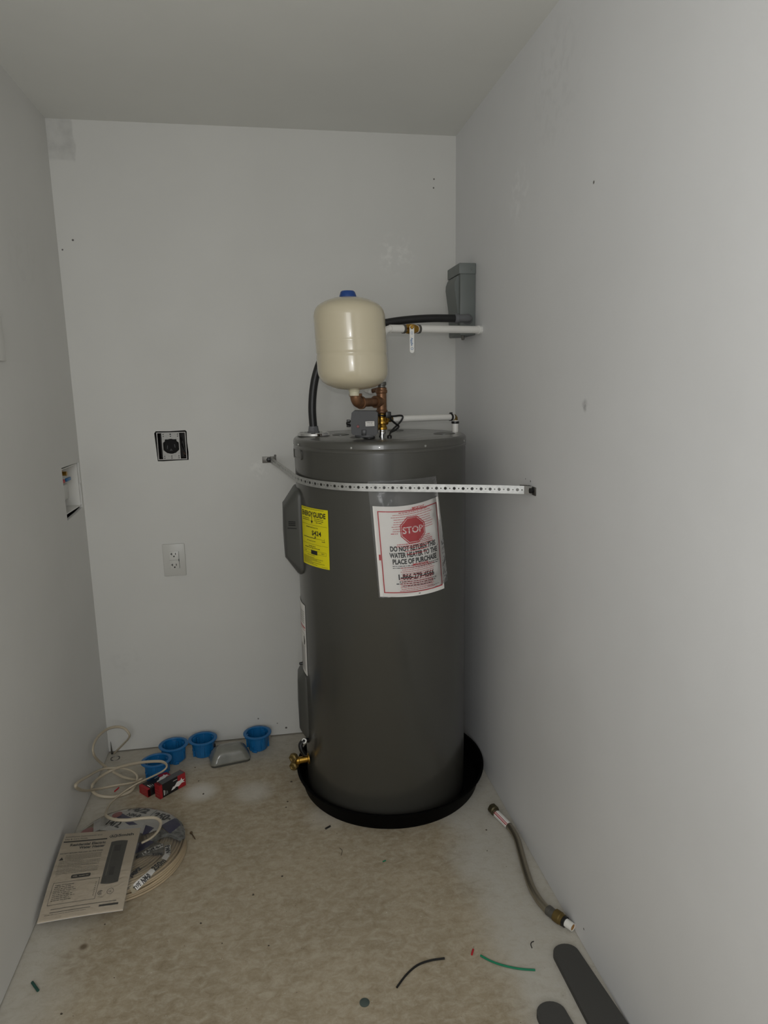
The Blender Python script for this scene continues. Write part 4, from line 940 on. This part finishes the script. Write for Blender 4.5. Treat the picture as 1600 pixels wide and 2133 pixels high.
# ------------------------------------------------------------------ booklet
MW, MH = .235, .298
mBL, mBR, mTR, mTL = Vector((.0150, -.9610, .026)), Vector((.248, -.971, .040)), Vector((.251, -.676, .092)), Vector((.0150, -.661, .092))
mn = ((mBR-mBL).cross(mTL-mBL)).normalized()
def mf(u, v, off):
    s_, t_ = u/MW, v/MH; p = mBL.lerp(mBR, s_).lerp(mTL.lerp(mTR, s_), t_)
    return p+mn*(off+.006*sin(pi*t_)-.005*sin(pi*s_)*(t_)*.8+.0025*sin(pi*s_))
man = thing('manual_booklet', tuple(mBL), 'cream instruction booklet for a water heater leaning on the cable coil', 'booklet')
cv = obj('cover_page', sheet(mf, MW, MH, 14, 16, .0006, .0022), 'paperwarm', man, smooth_ang=60, label='cream cover page')
obj('inner_pages', sheet(lambda u, v, off: mf(u, v, off), MW, MH, 10, 12, -.0012, .0004), 'paper', man, smooth_ang=60)
U = lambda s_: s_*MW; V = lambda t_: MH*(1-t_)
rng = random.Random(12); a = Art()
a.text('Installation Instructions and', U(.03), V(.050), .0048, .110, 'L').text('Use & Care Guide', U(.03), V(.083), .0050, .068, 'L')
a.rect(U(.02), U(.585), V(.124), V(.108))
a.text('AO', U(.665), V(.088), .0085, .020, bold=.04).ring(U(.665), V(.088), .0068, .0078, 24, ex=1.7).text('Smith', U(.825), V(.083), .0100, .048, bold=.03)
a.text('Residential Electric', U(.58), V(.162), .0095, .108, 'R', bold=.03).text('Water Heater', U(.58), V(.206), .0095, .078, 'R', bold=.03)
a.text('DO NOT RETURN THIS UNIT TO THE STORE', U(.30), V(.268), .0040, .128, bold=.02)
a.poly([(U(.035), V(.350)), (U(.095), V(.350)), (U(.065), V(.312))])
a.poly(rrect(U(.26), U(.50), V(.582), V(.540), .004))
a.frame(U(.06), U(.63), V(.845), V(.610), .0010)
a.ring(U(.68), V(.785), .0062, .0076, 20, 40, 320).ring(U(.68), V(.785), .003, .0042, 16, 40, 320).ring(U(.80), V(.782), .0085, .0097, 24).text('UL', U(.80), V(.782), .0075, .009)
a.text('SA', U(.685), V(.785), .0035, .005)
a.text('Table of Contents', U(.09), V(.640), .0038, .055, 'L', bold=.02)
a.rect(U(.70), U(.93), V(.935), V(.915)).rect(U(.12), U(.90), V(.893), V(.888)).rect(U(.12), U(.60), V(.925), V(.920))
obj('printing', a.lay(mf, .0027), 'inkgrey', cv, smooth_ang=0, label='dark grey printing', kind='stuff')
a = Art()
for i in range(14):
    t_ = .300+.0165*i; a.fine(U(.11 if t_ < .36 else .05), U(.57 if i % 5 != 4 else .35), V(t_), .0013, rng)
for i in range(8): a.fine(U(.09), U(.30+.03*(i % 3)), V(.665+.020*i), .0022, rng); a.fine(U(.59), U(.605), V(.665+.020*i), .0022, rng)
a.fine(U(.66), U(.72), V(.83), .001, rng); a.fine(U(.06), U(.55), V(.945), .0012, rng)
obj('fine_print', a.lay(mf, .0027), mat('light grey ink', '7c7466', .6), cv, smooth_ang=0, kind='stuff')
im = sheet(mf, 1, 1, 1, 1, 0, 0)
a = Art(); a.quad([(U(.66), V(.685)), (U(.865), V(.67)), (U(.865), V(.165)), (U(.66), V(.185))], 6)
a2 = Art(); 
ims = MB(); nu, nv = 6, 10
for j in range(nv+1):
    for i in range(nu+1):
        s_ = i/nu; t_ = j/nv; u_ = U(.655+.215*s_); v_ = V(.685-.515*t_)-.0035*sin(pi*s_)*(1-t_)+.0035*sin(pi*s_)*t_; ims.v.append(tuple(mf(u_, v_, .0027)))
for j in range(nv):
    for i in range(nu): q = j*(nu+1)+i; ims.f.append((q, q+1, q+nu+2, q+nu+1))
pic = obj('heater_picture', ims, mat('picture grey', '55524a', .5), cv, label='printed picture of a dark cylinder')
obj('picture_panels', Art().rect(U(.72), U(.80), V(.30), V(.22)).rect(U(.73), U(.79), V(.60), V(.50)).lay(mf, .0031), mat('picture dark', '3a382f', .5), pic, smooth_ang=0)
obj('picture_shine', Art().rect(U(.692), U(.704), V(.60), V(.22), 1).lay(mf, .0031), mat('picture pale', '726e64', .5), pic, smooth_ang=0)
obj('pill_print', Art().text('OIL', U(.31), V(.561), .004, .014, bold=.02).fine(U(.36), U(.48), V(.565), .0015, rng).lay(mf, .0031), 'paperwarm', cv, smooth_ang=0)
def mf2(u, v, off): return mf((u-.006)*1.0, v-.004, off)
fm = MB(); 
for j in range(25):
    for i in range(21): fm.v.append(tuple(mf((MW+.008)*i/20-.001, (MH+.020)*j/24, .0040+.0006*sin(i*1.7+j*.9))))
for j in range(24):
    for i in range(20): q = j*21+i; fm.f.append((q, q+1, q+22, q+21))
obj('plastic_sleeve', fm, 'film2', man, smooth_ang=60, label='clear plastic sleeve')

# ------------------------------------------------------------------ braided hose
hs = thing('braided_hose', (1.445, -1.0, 0), 'braided steel connector hose lying on the floor along the right wall', 'hose')
HP = [(1.443, -.702, .013), (1.452, -.735, .013), (1.461, -.770, .013), (1.469, -.810, .013), (1.468, -.865, .013), (1.456, -.933, .013), (1.443, -1.007, .013), (1.434, -1.075, .013), (1.436, -1.130, .013), (1.444, -1.165, .013), (1.452, -1.182, .013)]
hp = catmull(HP, 7)
hm = sweep(hp, circ(.0118, 14)); ho = obj('braided_body', hm, 'braid', hs, smooth_ang=60, label='braided steel hose')
uvl = ho.data.uv_layers.new(name='UVMap')
for pf in ho.data.polygons:
    for li in pf.loop_indices:
        vi = ho.data.loops[li].vertex_index; uvl.data[li].uv = ((vi % 14)/14, (vi//14)/len(hp))
d0_ = (Vector(HP[1])-Vector(HP[0])).normalized(); d1_ = (Vector(HP[-1])-Vector(HP[-2])).normalized()
obj('hex_nut', lathe([(.0150, -.014), (.0175, -.012), (.0175, .006), (.0140, .010)], Vector(HP[0])+Vector((0, 0, .004)), d0_, 12, rfun=lambda t: 1+.03*cos(6*t)).merge(lathe([(.0145, -.0145), (.010, -.0145), (.010, -.006), (0, -.006)], Vector(HP[0])+Vector((0, 0, .004)), d0_, 16, cap=False)), mat('dull knurled brass', '57503c', .5, .7), hs, label='dull ribbed nut')
seg = [p for p in hp if Vector(p).y > -.795]
obj('paper_tag', sweep([p for p in seg[4:]], circ(.0128, 14), cap=False), 'paper', hs, smooth_ang=60, label='white tag wrapped round the hose')
for k in (0, 1):
    obj('red_stripe', sweep([Vector(p)+Vector((-.0108+.0042*k, -.001, .0072+.003*k)) for p in seg[4:]], [(-.0014, -.0008), (.0014, -.0008), (.0014, .0008), (-.0014, .0008)]), 'red', hs)
EP = Vector(HP[-1])
obj('ferrule', lathe([(.0122, -.006), (.0142, -.004), (.0142, .006), (.0130, .007), (.0130, .010), (.0142, .011), (.0142, .018), (.0122, .020)], EP-d1_*.010+Vector((0, 0, .0015)), d1_, 18), 'steeldark', hs, label='steel ferrule')
ed = Vector((.48, -.86, 0)).normalized(); EP2 = EP+d1_*.010+Vector((0, 0, .004))
obj('brass_union', lathe([(.0130, 0), (.0172, .002), (.0176, .010), (.0176, .020), (.0160, .022), (.0160, .030), (.0135, .031)], EP2, ed, 12), 'brassdull', hs, label='brass union nut')
obj('black_washer', lathe([(.0150, 0), (.0150, .007), (.0120, .008)], EP2+ed*.031, ed, 20), 'blackplastic', hs)
obj('pipe_stub', lathe([(.0112, 0), (.0112, .024), (.0088, .024), (.0088, .006)], EP2+ed*.038, ed, 20, cap=False), 'whitepipe', hs, label='white pipe stub')
obj('bore', lathe([(.0087, .005), (.0087, .0225), (0, .0225)], EP2+ed*.038, ed, 16, cap=False), 'tan', hs, label='orange brown plug in the stub')

# ------------------------------------------------------------------ grey foam pads, bottom right
def pad(name, cx, cy, w0, w1, L_, ang, lab_):
    n_ = 12; out = [(w0/2*cos(t), w0/2*sin(t)*.85) for t in [rad(180*i/n_) for i in range(n_+1)]]
    out += [(-w1/2, -L_), (w1/2, -L_)]
    t = thing(name, (cx, cy, 0), lab_, 'pad', 'dark grey foam pads on the floor')
    Mp = Matrix.Translation((cx, cy, 0)) @ Matrix.Rotation(rad(ang), 4, 'Z')
    pm_ = prism(out[::1], .0, .014, Mp); bm = bmesh.new(); bv_ = [bm.verts.new(v) for v in pm_.v]; [bm.faces.new([bv_[i] for i in f_]) for f_ in pm_.f]
    bmesh.ops.bevel(bm, geom=[e_ for e_ in bm.edges if e_.calc_face_angle(0) > 1.2], offset=.003, segments=2, affect='EDGES'); bm.verts.index_update()
    m_ = MB().add([v.co[:] for v in bm.verts], [[v.index for v in f_.verts] for f_ in bm.faces]); bm.free()
    obj('foam_sole', m_, 'pad', t, label='matt dark grey foam')
    return t
pad('foam_pad', 1.434, -1.318, .070, .100, .34, 3, 'dark grey round-ended foam pad beside the right wall')
pad('foam_pad', 1.325, -1.474, .072, .098, .34, 3, 'dark grey round-ended foam pad cut off at the bottom edge')

# ------------------------------------------------------------------ small things on the floor
def bit(name, pts, r, m, lab_, cat, group=None, n=8):
    p = catmull(pts, 5) if len(pts) > 2 else [Vector(q) for q in pts]
    return obj(name, tube(p, r, n), m, org=(pts[0][0], pts[0][1], 0), label=lab_, cat=cat, group=group)
bit('black_wire', [(.975, -1.327, .0032), (1.004, -1.297, .0032), (1.038, -1.273, .0032), (1.075, -1.264, .0032), (1.116, -1.264, .0032)], .0027, 'blackplastic', 'curved black wire offcut at the front of the floor', 'wire')
bit('green_wire', [(1.212, -1.273, .0032), (1.231, -1.293, .0032), (1.257, -1.312, .0032), (1.296, -1.331, .0032), (1.337, -1.343, .0032)], .0027, 'green', 'long curved green wire offcut near the foam pads', 'wire')
bit('green_wire', [(.055, -1.139, .0038), (.078, -1.168, .0038)], .0036, mat('dark green insulation', '1d4a40', .5), 'short dark green wire bit near the left wall', 'wire')
bit('green_wire', [(1.017, -.868, .0022), (1.027, -.864, .0022)], .002, 'green', 'tiny green insulation bit in the middle of the floor', 'wire')
bit('red_wire', [(1.199, -1.250, .0028), (1.190, -1.266, .0028)], .0026, 'red', 'tiny red insulation bit beside the green wire', 'wire')
bit('red_wire', [(.094, -.275, .0028), (.083, -.298, .0028)], .0024, 'red', 'tiny red insulation bit inside the cable loop', 'wire')
bit('black_stub', [(.850, -.671, .0032), (.868, -.660, .0032)], .003, 'blackplastic', 'short black stub just in front of the drain pan', 'wire')
bit('hook_wire', [(1.369, -1.254, .0015), (1.362, -1.256, .0015), (1.357, -1.263, .0015), (1.356, -1.274, .0015)], .0012, 'blackplastic', 'tiny black hooked wire near the hose end', 'wire')
bit('curly_fibre', [(.888, -.775, .001), (.895, -.790, .001), (.889, -.812, .001)], .0009, 'debris', 'thin curly fibre in the middle of the floor', 'debris')
bit('twig', [(1.054, -1.505, .0015), (1.062, -1.488, .0015)], .0012, 'blackplastic', 'tiny dark sliver at the bottom edge of the floor', 'debris')
nl = thing('drywall_screw', (.396, -.606, 0), 'small brown screw lying right of the cable coil', 'screw')
obj('head', lathe([(.0052, 0), (.0048, .0015), (.002, .005)], (.396, -.606, .0052), (.45, -.89, 0), 10), 'rust', nl)
obj('shank', lathe([(.0020, .004), (.0018, .034), (.0003, .041)], (.396, -.606, .0052), (.45, -.89, -.06), 8), 'rust', nl)
dc = obj('knockout_disc', lathe([(.0125, 0), (.0125, .0012), (.011, .0018), (0, .0018)], (.889, -1.352, .0005), n=28, cap=True), mat('disc grey', '55605c', .5, .3), org=(.889, -1.352, 0), label='small round grey metal disc on the front of the floor', cat='disc')
cc = obj('clear_ring', lathe([(.0155, .0005), (.0185, .0005), (.0185, .003), (.0155, .003), (.0155, .0005)], (.035, -.052, 0), n=28, cap=False), 'film2', org=(.035, -.052, 0), label='small clear plastic ring in the back left corner', cat='ring')
lp = obj('loose_drywall_flap', box(.640, .668, -.012, -.002, .0005, .018, .001), 'gyp', org=(.65, -.006, 0), label='broken drywall scrap at wall foot right of the last blue box', cat='debris')
sb = obj('shim', prism([(-.003, 0), (.004, 0), (0, .055)], 0, .004, Matrix.Translation((.012, -.006, 0)) @ Matrix.Rotation(rad(90), 4, 'X')), 'steeldark', org=(.012, -.006, 0), label='thin grey pointed sliver standing in the back left corner', cat='debris')
# scattered grit
rng = random.Random(77); g = MB(); g2 = MB()
def chip(m_, x, y, s_):
    a_ = rng.uniform(0, pi); n_ = rng.choice((4, 5, 6)); P_ = [(x+s_*rng.uniform(.5, 1.2)*cos(a_+2*pi*i/n_), y+s_*rng.uniform(.35, 1)*sin(a_+2*pi*i/n_)) for i in range(n_)]
    h_ = s_*rng.uniform(.3, .8)
    m_.add([(px, py, .0002) for px, py in P_]+[(x+(px-x)*.6, y+(py-y)*.6, h_) for px, py in P_], [tuple(range(n_))[::-1], tuple(range(n_, 2*n_))]+[(i, (i+1) % n_, n_+(i+1) % n_, n_+i) for i in range(n_)])
big = [(.745, -.36, .006), (.727, -.486, .006), (.367, -.186, .004), (.417, -.377, .004), (.391, -.286, .004), (.887, -.70, .002), (.699, -.87, .005), (.611, -.933, .005), (.195, -.969, .004), (.465, -1.017, .004), (.656, -1.132, .003), (.72, -.52, .003), (1.43, -.52, .003), (.155, -1.245, .004), (.26, -1.16, .003), (.53, -1.10, .003), (1.39, -.78, .004), (1.36, -.88, .003)]
for x, y, s_ in big: chip(g, x, y, s_)
for _ in range(150):
    x, y = rng.uniform(.05, 1.45), rng.uniform(-1.5, -.05)
    if math.hypot(x-PX, y-PY) < .36 or math.hypot(x-KX, y-KY) < .22: continue
    chip(g, x, y, rng.uniform(.0006, .0016)); 
for _ in range(130):
    x, y = rng.uniform(.05, 1.45), rng.uniform(-1.5, -.05)
    if math.hypot(x-PX, y-PY) < .36 or math.hypot(x-KX, y-KY) < .22: continue
    chip(g2, x, y, rng.uniform(.0007, .0020))
obj('dark_grit', g, 'debris', kind='stuff', label='dark grit and crumbs scattered over the floor', cat='debris', smooth_ang=0)
obj('white_chips', g2, 'chip', kind='stuff', label='pale plaster chips scattered over the floor', cat='debris', smooth_ang=0)
# foam of the wall: screw marks above the strap bracket are in the paint
